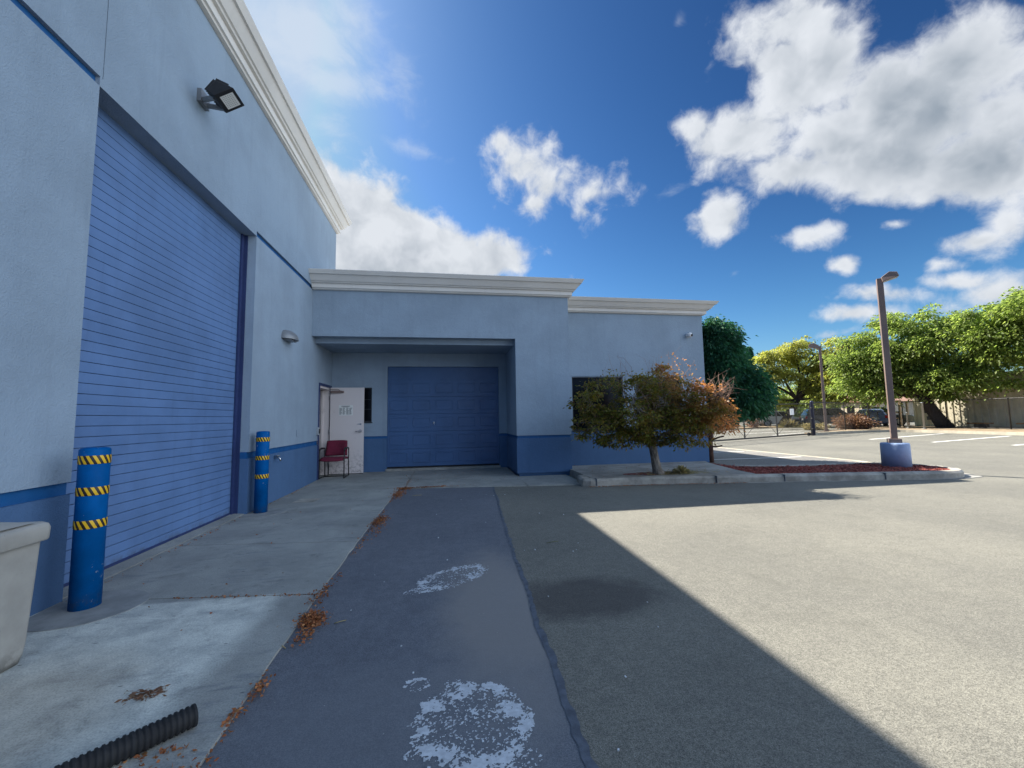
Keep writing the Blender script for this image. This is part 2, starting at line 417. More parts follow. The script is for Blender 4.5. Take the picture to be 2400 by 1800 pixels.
def mat_leaf(name, cols, trans=.35, top=None, rough=.5):
    """cols: list of leaf colours picked at random per leaf; top: (z, colour) leaves above z turn that colour"""
    m, t, b, co, o = mat(name)
    geo = t.n('ShaderNodeNewGeometry')
    rnd = geo.outputs['Random Per Island']
    cr = t.n('ShaderNodeValToRGB', {0: rnd})
    cr.color_ramp.interpolation = 'LINEAR'
    e = cr.color_ramp.elements
    while len(e) < len(cols):
        e.new(.5)
    for i, c in enumerate(cols):
        e[i].position = i / (len(cols) - 1)
        e[i].color = (*c, 1)
    col = cr.outputs[0]
    pt = t.ramp(t.noise(co, 1.3, 3), .3, .7, .75, 1.25)
    col = t.mix(1.0, col, t.n('ShaderNodeCombineColor', {0: pt, 1: pt, 2: pt}).outputs[0], 'MULTIPLY')
    if top:
        z = t.n('ShaderNodeSeparateXYZ', {0: co})
        f = t.math('ADD', t.math('ADD', t.math('MULTIPLY', z.outputs[2], .5), t.math('MULTIPLY', z.outputs[0], top[3])), t.math('MULTIPLY', t.math('SUBTRACT', t.noise(co, 3.2, 4), .5), 2.0))
        f = t.ramp(f, top[0], top[0] + top[1])
        col = t.mix(f, col, t.mix(rnd, top[2], mul(top[2], 1.9)))
    setc(t, b, col, rough, 0, .4)
    tr = t.n('ShaderNodeBsdfTranslucent', {'Color': t.mix(1.0, col, (1.8, 1.8, 1.2), 'MULTIPLY')})
    ms = t.n('ShaderNodeMixShader', {0: trans, 1: b.outputs[0], 2: tr.outputs[0]})
    t.t.links.new(ms.outputs[0], o.inputs[0])
    return m
M['leaf_maple'] = mat_leaf('leaf_maple', [(.07, .085, .014), (.13, .135, .02), (.17, .13, .024), (.11, .055, .022), (.08, .12, .016), (.22, .15, .03)], .4, (4.10, .95, (.32, .14, .06), .8))
M['leaf_dark'] = mat_leaf('leaf_dark', [(.018, .075, .045), (.027, .11, .06), (.045, .15, .072), (.014, .06, .038)], .25, None, .6)
M['leaf_lime'] = mat_leaf('leaf_lime', [(.20, .225, .055), (.26, .275, .07), (.32, .31, .10), (.15, .18, .045)], .62)
M['leaf_green'] = mat_leaf('leaf_green', [(.12, .18, .048), (.17, .235, .065), (.22, .275, .09), (.095, .145, .04)], .62)
M['leaf_olive'] = mat_leaf('leaf_olive', [(.13, .175, .055), (.18, .23, .07), (.24, .28, .10), (.09, .13, .045)], .6)
M['leaf_dry'] = mat_leaf('leaf_dry', [(.17, .085, .052), (.23, .125, .08), (.13, .068, .042), (.26, .165, .10)], .25)
M['leaf_fallen'] = mat_leaf('leaf_fallen', [(.20, .060, .024), (.30, .11, .036), (.25, .08, .030), (.36, .17, .065), (.13, .04, .022)], .2, None, .7)
M['leaf_straw'] = mat_leaf('leaf_straw', [(.20, .16, .08), (.32, .26, .13), (.13, .14, .06)], .2)
M['chip'] = mat_leaf('mulch_chip', [(.13, .030, .026), (.32, .072, .056), (.22, .050, .040), (.38, .16, .11)], 0.0, None, .9)

# ------------------------------------------------------------------ mesh builder
class MB:
    def __init__(s):
        s.v, s.f, s.sm = [], [], []
    def add(s, vs, fs, smooth=False):
        o = len(s.v)
        s.v += [tuple(p) for p in vs]
        s.f += [tuple(i + o for i in f) for f in fs]
        s.sm += [smooth] * len(fs)
    def box(s, a, b):
        x0, y0, z0 = a; x1, y1, z1 = b
        s.add([(x0, y0, z0), (x1, y0, z0), (x1, y1, z0), (x0, y1, z0), (x0, y0, z1), (x1, y0, z1), (x1, y1, z1), (x0, y1, z1)],
              [(0, 3, 2, 1), (4, 5, 6, 7), (0, 1, 5, 4), (1, 2, 6, 5), (2, 3, 7, 6), (3, 0, 4, 7)])
    def obox(s, c, ax, ay, az, sx, sy, sz):
        c, ax, ay, az = Vector(c), Vector(ax).normalized(), Vector(ay).normalized(), Vector(az).normalized()
        vs = []
        for dz in (-1, 1):
            for dx, dy in ((-1, -1), (1, -1), (1, 1), (-1, 1)):
                vs.append(c + ax * dx * sx / 2 + ay * dy * sy / 2 + az * dz * sz / 2)
        s.add(vs, [(0, 3, 2, 1), (4, 5, 6, 7), (0, 1, 5, 4), (1, 2, 6, 5), (2, 3, 7, 6), (3, 0, 4, 7)])
    def bar(s, p, q, wd, ht=None, up=(0, 0, 1)):
        p, q = Vector(p), Vector(q)
        d = (q - p)
        z = Vector(up)
        if abs(d.normalized().dot(z)) > .95:
            z = Vector((0, 1, 0))
        x = d.cross(z).normalized()
        y = x.cross(d).normalized()
        s.obox((p + q) / 2, d, x, y, d.length, wd, ht or wd)
    def tube(s, pts, rad, n=8, caps=True, smooth=True):
        pts = [Vector(p) for p in pts]
        k = len(pts)
        r = rad if isinstance(rad, (list, tuple)) else [rad] * k
        vs, fs = [], []
        up = Vector((0.13, .31, .94)).normalized()
        for i, p in enumerate(pts):
            d = (pts[min(i + 1, k - 1)] - pts[max(i - 1, 0)]).normalized()
            if abs(d.dot(up)) > .97:
                up = Vector((.94, .2, .1)).normalized()
            x = d.cross(up).normalized(); y = d.cross(x)
            up = x.cross(d)
            for j in range(n):
                a = 2 * math.pi * j / n
                vs.append(p + (x * math.cos(a) + y * math.sin(a)) * r[i])
        for i in range(k - 1):
            for j in range(n):
                j2 = (j + 1) % n
                fs.append((i * n + j, i * n + j2, (i + 1) * n + j2, (i + 1) * n + j))
        s.add(vs, fs, smooth)
        if caps:
            o = len(s.v) - len(vs)
            s.f.append(tuple(o + j for j in reversed(range(n)))); s.sm.append(False)
            s.f.append(tuple(o + (k - 1) * n + j for j in range(n))); s.sm.append(False)
    def lathe(s, c, prof, n=24, smooth=True, axis=(0, 0, 1)):
        c = Vector(c); az = Vector(axis).normalized()
        ax = az.orthogonal().normalized(); ay = az.cross(ax)
        vs, fs = [], []
        for (r, z) in prof:
            for j in range(n):
                a = 2 * math.pi * j / n
                vs.append(c + az * z + (ax * math.cos(a) + ay * math.sin(a)) * r)
        for i in range(len(prof) - 1):
            for j in range(n):
                j2 = (j + 1) % n
                fs.append((i * n + j, i * n + j2, (i + 1) * n + j2, (i + 1) * n + j))
        s.add(vs, fs, smooth)
        o = len(s.v) - len(vs)
        if prof[0][0] > 1e-4:
            s.f.append(tuple(o + j for j in reversed(range(n)))); s.sm.append(False)
        if prof[-1][0] > 1e-4:
            s.f.append(tuple(o + (len(prof) - 1) * n + j for j in range(n))); s.sm.append(False)
    def slab(s, poly, z0, z1):
        n = len(poly)
        zt = z1 if isinstance(z1, (list, tuple)) else [z1] * n
        vs = [(x, y, z0) for x, y in poly] + [(x, y, zt[i]) for i, (x, y) in enumerate(poly)]
        fs = [tuple(reversed(range(n))), tuple(range(n, 2 * n))] + [(i, (i + 1) % n, n + (i + 1) % n, n + i) for i in range(n)]
        s.add(vs, fs)
    def prism(s, prof, axis, a, b):
        """closed 2-D outline pushed along x or y from a to b"""
        n = len(prof)
        mk = (lambda u, v, t: (t, u, v)) if axis == 'x' else (lambda u, v, t: (u, t, v))
        vs = [mk(u, v, a) for u, v in prof] + [mk(u, v, b) for u, v in prof]
        s.add(vs, [tuple(range(n)), tuple(reversed(range(n, 2 * n)))] + [(i, n + i, n + (i + 1) % n, (i + 1) % n) for i in range(n)])
    def sweep(s, path, prof):
        """profile (out, z) swept along a polyline in plan with mitred corners; outward is right of travel"""
        P = [Vector((x, y)) for x, y in path]
        rows = []
        for i, p in enumerate(P):
            ns = []
            if i > 0:
                d = (P[i] - P[i - 1]).normalized(); ns.append(Vector((d.y, -d.x)))
            if i < len(P) - 1:
                d = (P[i + 1] - P[i]).normalized(); ns.append(Vector((d.y, -d.x)))
            nn = sum(ns, Vector((0, 0)))
            nn = nn / nn.dot(ns[0])
            rows.append([(p.x + nn.x * o, p.y + nn.y * o, z) for o, z in prof])
        k = len(prof)
        vs = [q for r in rows for q in r]
        fs = []
        for i in range(len(P) - 1):
            for j in range(k):
                j2 = (j + 1) % k
                fs.append((i * k + j, (i + 1) * k + j, (i + 1) * k + j2, i * k + j2))
        fs += [tuple(range(k)), tuple(reversed(range((len(P) - 1) * k, len(P) * k)))]
        s.add(vs, fs)
    def build(s, name, m, parent=None, bevel=0.0, fix=True):
        me = bpy.data.meshes.new(name)
        off = Vector((0, 0, 0))
        p = parent
        while p is not None:
            off += p.location; p = p.parent
        me.from_pydata([(x - off.x, y - off.y, z - off.z) for x, y, z in s.v], [], s.f)
        me.polygons.foreach_set('use_smooth', s.sm)
        if fix:
            import bmesh
            bm = bmesh.new(); bm.from_mesh(me)
            bmesh.ops.recalc_face_normals(bm, faces=bm.faces)
            bm.to_mesh(me); bm.free()
        me.update()
        o = bpy.data.objects.new(name, me)
        if m:
            me.materials.append(m)
        C.objects.link(o)
        if parent is not None:
            o.parent = parent
        if bevel:
            md = o.modifiers.new('bevel', 'BEVEL')
            md.width = bevel; md.segments = 2; md.limit_method = 'ANGLE'; md.angle_limit = math.radians(50)
        return o

def tag(o, label=None, cat=None, group=None, kind=None):
    for k, v in (('label', label), ('category', cat), ('group', group), ('kind', kind)):
        if v:
            o[k] = v
    return o
def thing(name, loc, label, cat, group=None):
    e = bpy.data.objects.new(name, None)
    e.location = loc; e.empty_display_size = .2
    C.objects.link(e)
    return tag(e, label, cat, group)
def copy_tree(o, parent=None):
    c = o.copy()
    C.objects.link(c)
    if parent is not None:
        c.parent = parent
    for ch in list(o.children):
        copy_tree(ch, c)
    return c
def structure(o):
    o['kind'] = 'structure'; return o
def stuff(o, label, cat):
    return tag(o, label, cat, kind='stuff')

def cards(name, m, P, Nrm, L, Wd, parent=None, droop=.25):
    """many small folded leaves: P points, Nrm leaf directions, L lengths, Wd widths"""
    n = len(P)
    d = Nrm / (np.linalg.norm(Nrm, axis=1, keepdims=True) + 1e-9)
    rnd = rng.normal(size=(n, 3))
    side = np.cross(d, rnd); side /= (np.linalg.norm(side, axis=1, keepdims=True) + 1e-9)
    nn = np.cross(side, d)
    L = L[:, None]; Wd = Wd[:, None]
    a = P
    b = P + d * L * .45 + side * Wd * .5 + nn * Wd * .12
    c = P + d * L - np.array([0, 0, 1.0]) * L * droop
    e = P + d * L * .45 - side * Wd * .5 + nn * Wd * .12
    V = np.stack([a, b, c, e], 1).reshape(-1, 3)
    off = np.zeros(3); p = parent
    while p is not None:
        off += np.array(p.location); p = p.parent
    V = V - off
    me = bpy.data.meshes.new(name)
    me.vertices.add(4 * n); me.loops.add(6 * n); me.polygons.add(2 * n)
    me.vertices.foreach_set('co', V.astype(np.float32).ravel())
    base = (np.arange(n) * 4)[:, None]
    idx = np.concatenate([base + np.array([[0, 1, 2]]), base + np.array([[0, 2, 3]])], 1).reshape(-1)
    me.loops.foreach_set('vertex_index', idx.astype(np.int32))
    me.polygons.foreach_set('loop_start', (np.arange(2 * n) * 3).astype(np.int32))
    me.polygons.foreach_set('loop_total', np.full(2 * n, 3, np.int32))
    me.update(calc_edges=True)
    me.validate()
    me.materials.append(m)
    o = bpy.data.objects.new(name, me)
    C.objects.link(o)
    if parent is not None:
        o.parent = parent
    return o
def crown_points(lobes, n_clusters, per, rc, shell=.55, flat=.55):
    """leaf clusters spread through ellipsoid lobes, denser towards the outside"""
    vol = np.array([l[3] * l[4] * l[5] for l in lobes]); pr = vol / vol.sum()
    which = rng.choice(len(lobes), n_clusters, p=pr)
    u = rng.normal(size=(n_clusters, 3)); u /= np.linalg.norm(u, axis=1, keepdims=True)
    rad = shell + (1 - shell) * rng.random(n_clusters) ** .7
    L = np.array(lobes)[which]
    Cc = L[:, :3] + u * rad[:, None] * L[:, 3:6]
    rcs = rc * rng.uniform(.55, 1.35, n_clusters)
    q = rng.normal(size=(n_clusters, per, 3)) * np.array([1, 1, flat])
    if flat < .5:                                   # layered sprays that sag outwards
        q[:, :, 2] -= .22 * (q[:, :, 0] ** 2 + q[:, :, 1] ** 2) - .2
    P = Cc[:, None, :] + q * rcs[:, None, None] * .62
    D = q * np.array([1, 1, .8]) + u[:, None, :] * .6 + rng.normal(size=q.shape) * .35
    return P.reshape(-1, 3), D.reshape(-1, 3), Cc
def limb(p, q, bend=.12, n=5):
    p, q = Vector(p), Vector(q)
    ln = (q - p).length
    o = Vector(rng.normal(size=3)) * bend * ln
    o2 = Vector(rng.normal(size=3)) * bend * ln * .5
    return [p.lerp(q, t) + o * math.sin(math.pi * t) * .6 + o2 * math.sin(2 * math.pi * t) * .5 for t in [i / (n - 1) for i in range(n)]]
def taper(r0, r1, n):
    return [r0 + (r1 - r0) * i / (n - 1) for i in range(n)]
# ================================================================== SETTING
XL, YF, YW, YG = -2.787, 8.9, 9.5, 10.45
mb = MB()
mb.add([(-400, -400, 0), (400, -400, 0), (400, 600, 0), (-400, 600, 0)], [(0, 1, 2, 3)])
structure(mb.build('ground', M['asphalt']))

# sealed asphalt strip between apron and seam, 4 mm proud, with an irregular right edge
def seam_x(y):
    base = np.interp(y, [-3, 1.5, 2.1, 3.0, 4.4, 6.0, 7.7], [.50, .50, .53, .58, .64, .74, .84])
    return base + .016 * noise.noise((3.1, y * 1.7, 0)) + .012 * noise.noise((7.3, y * 6, 0)) + .010 * noise.noise((2.3, y * 19, 0))
def apron_x(y):
    return np.interp(y, [-3, 1.95, 2.9, 3.3, 4.6, 6.1, 8.2], [-.88, -.93, -.95, -.955, -.95, -.935, -.90]) + .012 * noise.noise((1.2, y * 5, 0))
ys = np.linspace(-3, 7.95, 420)
mb = MB()
vs = []
for y in ys:
    vs += [(-1.05, y, .004), (seam_x(y), y, .004)]
mb.add(vs, [(2 * i, 2 * i + 1, 2 * i + 3, 2 * i + 2) for i in range(len(ys) - 1)])
structure(mb.build('asphalt_strip', M['seal']))
mb = MB(); vs = []
for y in ys:
    x = seam_x(y)
    wd = .020 + .018 * noise.noise((9.1, y * 1.3, 2)) + .018 * noise.noise((4.1, y * 9, 2)) + max(0, 3.2 - y) * .008
    vs += [(x - .012, y, .007), (x + max(.002, wd), y, .007)]
mb.add(vs, [(2 * i, 2 * i + 1, 2 * i + 3, 2 * i + 2) for i in range(len(ys) - 1)])
structure(mb.build('seam_sealer', M['crack']))

# concrete apron: slabs with open joints; joints run slightly skewed
def sk(x):
    return -.128 * (x + .95)
def slab_edge(mb, y0, y1, x0, xr, z=.018, g=.006):
    n = 14
    pts = [(x0, y0 + sk(x0) + g)] + [(xr(y0 + (y1 - y0) * i / n), y0 + (y1 - y0) * i / n + (g if i == 0 else -g if i == n else 0)) for i in range(n + 1)] + [(x0, y1 + sk(x0) - g)]
    mb.slab(pts, -.05, z)
mb = MB()
js = [-3.5, -.2, 1.55, 3.33, 4.66, 6.15, 8.03]
for a, b in zip(js[:-1], js[1:]):
    slab_edge(mb, a, b, XL - .02, apron_x)
# threshold strip under the roll door
mb.slab([(-3.02, 3.575), (XL - .03, 3.575), (XL - .03, 6.34), (-3.02, 6.34)], -.05, [.04, .024, .024, .04])
# recess floor, rising a little to the back wall
def recess(x0, x1, g=.005):
    y0a, y0b = 8.03 + sk(x0) + g, 8.03 + sk(x1) + g
    mb.slab([(x0 + g, y0a), (x1 - g, y0b), (x1 - g, YG + .1), (x0 + g, YG + .1)], -.05, [.018, .018, .045, .045])
recess(XL - .3, -.80); recess(-.80, 1.50)
mb.slab([(1.51, 8.03 + sk(1.51)), (2.32, 8.03 + sk(2.32) - .0), (2.60, 7.62), (2.60, 9.2), (1.51, 9.2)], -.05, .018)
structure(mb.build('concrete_apron', M['conc']))
# joint fill, and gutter pan along the kerb
mb = MB()
mb.slab([(2.33, 7.86), (2.75, 7.43), (4.4, 7.17), (6.05, 6.95), (7.7, 6.72), (8.75, 6.58), (9.75, 6.42), (10.35, 6.55), (10.55, 6.95), (10.0, 7.2), (2.72, 7.7)], -.04, .010)
structure(mb.build('gutter_pan', M['walk']))
# round concrete collars the bollards stand in
mb = MB()
for (x, y, r) in ((-2.53, 3.40, .37), (-2.62, 6.40, .33), (-2.62, 2.72, .22)):
    pts = []
    for i in range(40):
        a = 2 * math.pi * i / 40
        rr = r * (1 + .04 * noise.noise((x + math.cos(a) * 2, y + math.sin(a) * 2, 1)))
        pts.append((max(x + rr * math.cos(a), XL + .02), y + rr * math.sin(a) * .85))
    mb.slab(pts, .0, .0225)
structure(mb.build('concrete_collars', M['disc']))
mb = MB()
mb.slab([(-2.44, 7.05), (-2.12, 7.01), (-2.08, 7.30), (-2.40, 7.34)], 0, .0215)
structure(mb.build('utility_cover_plate', M['kerb']))

# kerb of the planted island
front_o = [(2.56, 7.95), (2.50, 7.42), (2.62, 7.36), (3.4, 7.36), (4.4, 7.21), (6.0, 7.0), (7.65, 6.77), (8.6, 6.60), (9.5, 6.50), (9.85, 6.55), (10.12, 6.72), (10.32, 6.98), (10.36, 7.4), (10.12, 7.92), (9.2, 8.30), (8.0, 8.20), (7.45, 8.30), (6.95, 8.36), (6.5, 8.6)]
def inset(path, d):
    P = [Vector(p) for p in path]; out = []
    for i in range(len(P)):
        a = P[max(i - 1, 0)]; b = P[min(i + 1, len(P) - 1)]
        t = (b - a).normalized()
        out.append(P[i] + Vector((-t.y, t.x)) * d)
    return out
def smooth_path(p, n=3):
    for _ in range(n):
        q = [p[0]]
        for i in range(len(p) - 1):
            a, b = Vector(p[i]), Vector(p[i + 1])
            q += [tuple(a.lerp(b, .25)), tuple(a.lerp(b, .75))]
        p = q + [p[-1]]
    return p
fo = front_o[:3] + smooth_path(front_o[3:], 2)
lo, fi, fi2 = inset(fo, -.02), inset(fo, .015), inset(fo, .15)
mb = MB(); vs = []
for a, b, c in zip(lo, fi, fi2):
    vs += [(a[0], a[1], -.02), (a[0], a[1], .105), (b[0], b[1], .14), (c[0], c[1], .143), (c[0], c[1], -.02)]
k = len(fo)
fs = [(i * 5 + j, (i + 1) * 5 + j, (i + 1) * 5 + (j + 1) % 5, i * 5 + (j + 1) % 5) for i in range(k - 1) for j in range(5)]
fs += [(0, 1, 2, 3, 4), tuple((k - 1) * 5 + j for j in (4, 3, 2, 1, 0))]
mb.add(vs, fs)
kb = structure(mb.build('kerb', M['kerb'], bevel=.012))
# dark joints cut in the kerb face
mb = MB()
for i, (x, y) in enumerate(((2.72, 7.335), (5.0, 7.10), (6.30, 6.935), (8.2, 6.645))):
    mb.slab([(x, y - .012), (x + .012, y - .012), (x + .02, y + .14), (x + .008, y + .14)], .02, .1445)
structure(mb.build('kerb_joints', M['crack']))
# walk slab behind the kerb and the mulch bed
mb = MB()
mb.slab([(2.70, 7.51), (3.4, 7.51), (4.4, 7.36), (5.92, 7.155), (5.98, 7.82), (6.24, 9.1), (6.45, 9.6), (2.70, 9.6), (2.70, 7.9)], 0, .139)
structure(mb.build('kerbside_walk', M['walk']))
def bumpy(poly, z, amp, step, sc):
    """sheet over a polygon with small heaps"""
    xs = [p[0] for p in poly]; yy = [p[1] for p in poly]
    def inside(x, y):
        r = False
        for i in range(len(poly)):
            x1, y1 = poly[i]; x2, y2 = poly[i - 1]
            if (y1 > y) != (y2 > y) and x < (x2 - x1) * (y - y1) / (y2 - y1) + x1:
                r = not r
        return r
    nx = int((max(xs) - min(xs)) / step) + 2; ny = int((max(yy) - min(yy)) / step) + 2
    vs = [(min(xs) + i * step, min(yy) + j * step, z + amp * noise.fractal(((min(xs) + i * step) * sc, (min(yy) + j * step) * sc, 3), 1, 2, 4)) for j in range(ny) for i in range(nx)]
    fs = []
    for j in range(ny - 1):
        for i in range(nx - 1):
            if inside(min(xs) + (i + .5) * step, min(yy) + (j + .5) * step):
                fs.append((j * nx + i, j * nx + i + 1, (j + 1) * nx + i + 1, (j + 1) * nx + i))
    m_ = MB(); m_.add(vs, fs, True)
    return m_, inside
bed = [(5.90, 7.1), (7.65, 6.88), (8.6, 6.72), (9.5, 6.62), (9.8, 6.66), (10.05, 6.82), (10.2, 7.0), (10.22, 7.36), (10.0, 7.82), (9.15, 8.18), (8.0, 8.08), (7.4, 8.2), (6.9, 8.28), (6.5, 8.5), (6.35, 9.1), (6.24, 9.1), (5.98, 7.82)]
mb, ins = bumpy(bed, .118, .022, .06, 5)
stuff(mb.build('mulch', M['mulch'], fix=False), 'red brown bark mulch filling the kerbed island around the lamp base', 'mulch')
P = []
while len(P) < 5200:
    x, y = random.uniform(5.9, 10.2), random.uniform(6.5, 9.1)
    if ins(x, y) and (x - 9.66) ** 2 + (y - 7.57) ** 2 > .09:
        P.append((x, y, .125 + .022 * noise.fractal((x * 5, y * 5, 3), 1, 2, 4)))
P = np.array(P); n = len(P)
stuff(cards('mulch_chips', M['chip'], P, rng.normal(size=(n, 3)) * [1, 1, .28], rng.uniform(.02, .07, n), rng.uniform(.008, .02, n), droop=0), 'loose red bark chips lying on the mulch bed', 'mulch')

# driveway apron right of the building with painted stall lines
mb = MB()
mb.slab([(6.53, 8.75), (7.5, 8.42), (8.1, 8.3), (9.2, 8.38), (10.5, 8.9), (10.68, 9.43), (10.5, 12.0), (10.38, 15.05), (10.3, 17.5), (6.53, 17.5)], -.05, .012)
structure(mb.build('stall_paving', M['farasphalt']))
mb = MB()
mb.slab([(10.42, 8.8), (10.62, 8.75), (10.85, 9.4), (10.66, 12.0), (10.56, 15.05), (10.5, 17.5), (10.32, 17.5), (10.38, 15.05), (10.48, 12.0), (10.66, 9.43)], -.05, .018)
structure(mb.build('paving_edge_strip', M['kerbfar']))
mb = MB()
def line(a, b, wd=.10, z=.006):
    a, b = Vector(a), Vector(b)
    t = (b - a).normalized(); nn = Vector((-t.y, t.x)) * wd / 2
    k = max(2, int((b - a).length / .12)); vs = []
    for i in range(k + 1):
        p = a.lerp(b, i / k)
        e1 = 1 + .18 * noise.noise((p.x * 3, p.y * 3, 1)); e2 = 1 + .18 * noise.noise((p.x * 3, p.y * 3, 5))
        vs += [(p.x + nn.x * e1, p.y + nn.y * e1, z), (p.x - nn.x * e2, p.y - nn.y * e2, z)]
    mb.add(vs, [(2 * i, 2 * i + 1, 2 * i + 3, 2 * i + 2) for i in range(k)])
line((6.56, 10.75), (10.31, 10.68), .10, .017)
line((6.56, 12.9), (10.14, 12.81), .10, .017)
line((6.56, 15.0), (10.0, 14.9), .10, .017)
for a, b in (((19.82, 16.61), (27.98, 19.27)), ((19.92, 14.14), (27.55, 16.22)), ((20.4, 11.95), (27.6, 13.6)), ((19.16, 24.27), (25.65, 26.31)), ((19.18, 21.79), (23.25, 23.7)), ((17.2, 26.6), (26.0, 29.4)), ((15.0, 25.2), (19.5, 26.6))):
    line(a, b, .15)
structure(mb.build('stall_lines', M['plate']))

# far verge with its kerb, beyond the parking bays
vk = [(20.9, 20.75), (22.0, 21.1), (24.6, 21.9), (26.6, 22.35), (28.1, 22.2), (28.7, 21.2), (28.75, 19.0), (28.6, 14.0), (28.6, -12.0)]
vk = smooth_path(vk, 2)
a, b = inset(vk, 0), inset(vk, .16)
mb = MB(); vs = []
for p, q in zip(a, b):
    vs += [(p[0], p[1], -.02), (p[0], p[1], .15), (q[0], q[1], .15), (q[0], q[1], -.02)]
k = len(vk)
mb.add(vs, [(i * 4 + j, (i + 1) * 4 + j, (i + 1) * 4 + (j + 1) % 4, i * 4 + (j + 1) % 4) for i in range(k - 1) for j in range(4)])
structure(mb.build('far_kerb', M['kerbfar']))
mb = MB()
mb.slab([tuple(p) for p in inset(vk, .15)] + [(48, -12), (48, 31), (35.2, 28.4), (31.6, 26.6), (26.3, 24.3), (21.2, 21.6)], -.02, .12)
structure(mb.build('dirt_verge', M['dirt']))
mb = MB()
mb.slab([(16.0, 28.0), (28.9, 33.3), (29.3, 32.5), (37.5, 35.4), (36.5, 38.2), (27.6, 36.0), (15.0, 31.5)], -.02, .10)
structure(mb.build('far_dirt_strip', M['dirt']))

# ================================================================== WAREHOUSE (tall building on the left)
wh = thing('warehouse', (XL, 2, 0), 'tall pale blue stucco warehouse with white cornice and wide roll door', 'warehouse')
T = .22
OY0, OY1, OZ = 3.575, 6.34, 4.045         # roll door opening
DY0, DY1, DZ = 9.49, 10.30, 2.08          # entry door opening
YE, Y0 = 10.57, -18.0
zs, zt = .785, .877                       # stripe groove
gz0, gz1 = 4.045, 4.125                   # upper groove
wall, wain, stripe = MB(), MB(), MB()
xb = XL - T
def wbox(m_, y0, y1, z0, z1, inset_=0.0):
    m_.box((xb, y0, z0), (XL - inset_, y1, z1))
for (y0, y1) in ((Y0, OY0), (OY1, DY0)):
    wbox(wain, y0, y1, -.05, zs); wbox(stripe, y0, y1, zs, zt, .028); wbox(wall, y0, y1, zt, gz0)
wbox(wall, DY0, DY1, DZ, gz0)
wbox(wall, DY1, YE, zt, gz0); wbox(stripe, DY1, YE, zs, zt, .028); wbox(wain, DY1, YE, -.05, zs)
for (y0, y1) in ((Y0, OY0), (OY1, YE)):
    wbox(stripe, y0, y1, gz0, gz1, .035)
wbox(wall, OY0, OY1, gz0, gz1)
# upper wall in panels with 8 mm control joints
cuts = [Y0, -8.0, -2.2, 3.60, YE]
for y0, y1 in zip(cuts[:-1], cuts[1:]):
    wbox(wall, y0 + (.004 if y0 > Y0 else 0), y1 - (.004 if y1 < YE else 0), gz1, 6.35)
wall.box((xb - .03, Y0, gz1), (xb, YE, 6.3))
# end wall, back wall, near end
wall.box((-22, YE - T, -.05), (xb - .03, YE, 6.35)); wall.box((-22, Y0, -.05), (-22 + T, YE - T, 6.35)); wall.box((-22 + T, Y0, -.05), (xb - .03, Y0 + T, 6.35))
wall.build('wall', M['wall'], wh)
wain.build('wainscot', M['wain'], wh); stripe.build('stripe_band', M['stripe'], wh)
mb = MB(); mb.box((-22 + T, Y0 + T, 6.05), (xb - .04, YE - T, 6.2)); mb.build('roof', M['roofing'], wh)
def cprof(zb, h, jut=.31):
    return [(.003, zb), (.05, zb + .02 * h), (.06, zb + .08 * h), (.085, zb + .10 * h), (.085, zb + .34 * h), (.125, zb + .36 * h), (.135, zb + .42 * h), (.16, zb + .44 * h), (.235, zb + .76 * h), (.265, zb + .77 * h), (jut, zb + .985 * h), (jut, zb + h), (-.20, zb + h), (-.20, zb + .9 * h), (.003, zb + .9 * h)]
mb = MB()
mb.sweep([(XL, Y0), (XL, YE), (-22, YE)], cprof(6.05, .45))
mb.build('cornice', M['cornice'], wh)
# roll door: every slat has its own lip
rd = MB(); prof = []
z = .045
while z < 4.3:
    prof += [(.0115, z), (.012, z + .003), (.0125, z + .042), (.012, z + .081), (.0115, z + .0835), (-.022, z + .0842), (-.022, z + .0882)]
    z += .089
xd = -2.985
vs = []
for (o, zz) in prof:
    vs += [(xd + o, OY0 - .06, zz), (xd + o, OY1 + .06, zz)]
rd.add(vs, [(2 * i, 2 * i + 1, 2 * i + 3, 2 * i + 2) for i in range(len(prof) - 1)])
rdo = rd.build('roll_up_door', M['roll'], wh)
mb = MB(); mb.box((xd - .03, OY0 - .05, .028), (xd + .02, OY1 + .05, .06)); mb.build('bottom_bar', M['navy'], rdo)
for y in (OY0, OY1):
    mb = MB()
    s_ = 1 if y == OY0 else -1
    mb.prism([(xd + .02, y), (xd + .02, y + s_ * .075), (xd + .045, y + s_ * .075), (xd + .045, y + s_ * .012), (xd + .10, y + s_ * .012), (xd + .10, y)], 'z' if False else 'x', 0, 1) if False else None
    ya, yb = sorted((y + s_ * .002, y + s_ * .070))
    mb.box((xd + .018, ya, .02), (xd + .040, yb, 4.04))
    ya, yb = sorted((y + s_ * .002, y + s_ * .014))
    mb.box((xd + .040, ya, .02), (xd + .085, yb, 4.04))
    mb.build('guide_rail', M['navy'], wh)
mb = MB(); mb.box((xd - .35, OY0 - .4, -.05), (xd - .3, OY1 + .4, 4.3)); mb.box((xb - .02, OY0 - .3, 4.2), (xb + .001, OY1 + .3, 4.3)); mb.build('door_backing', M['dark'], wh)
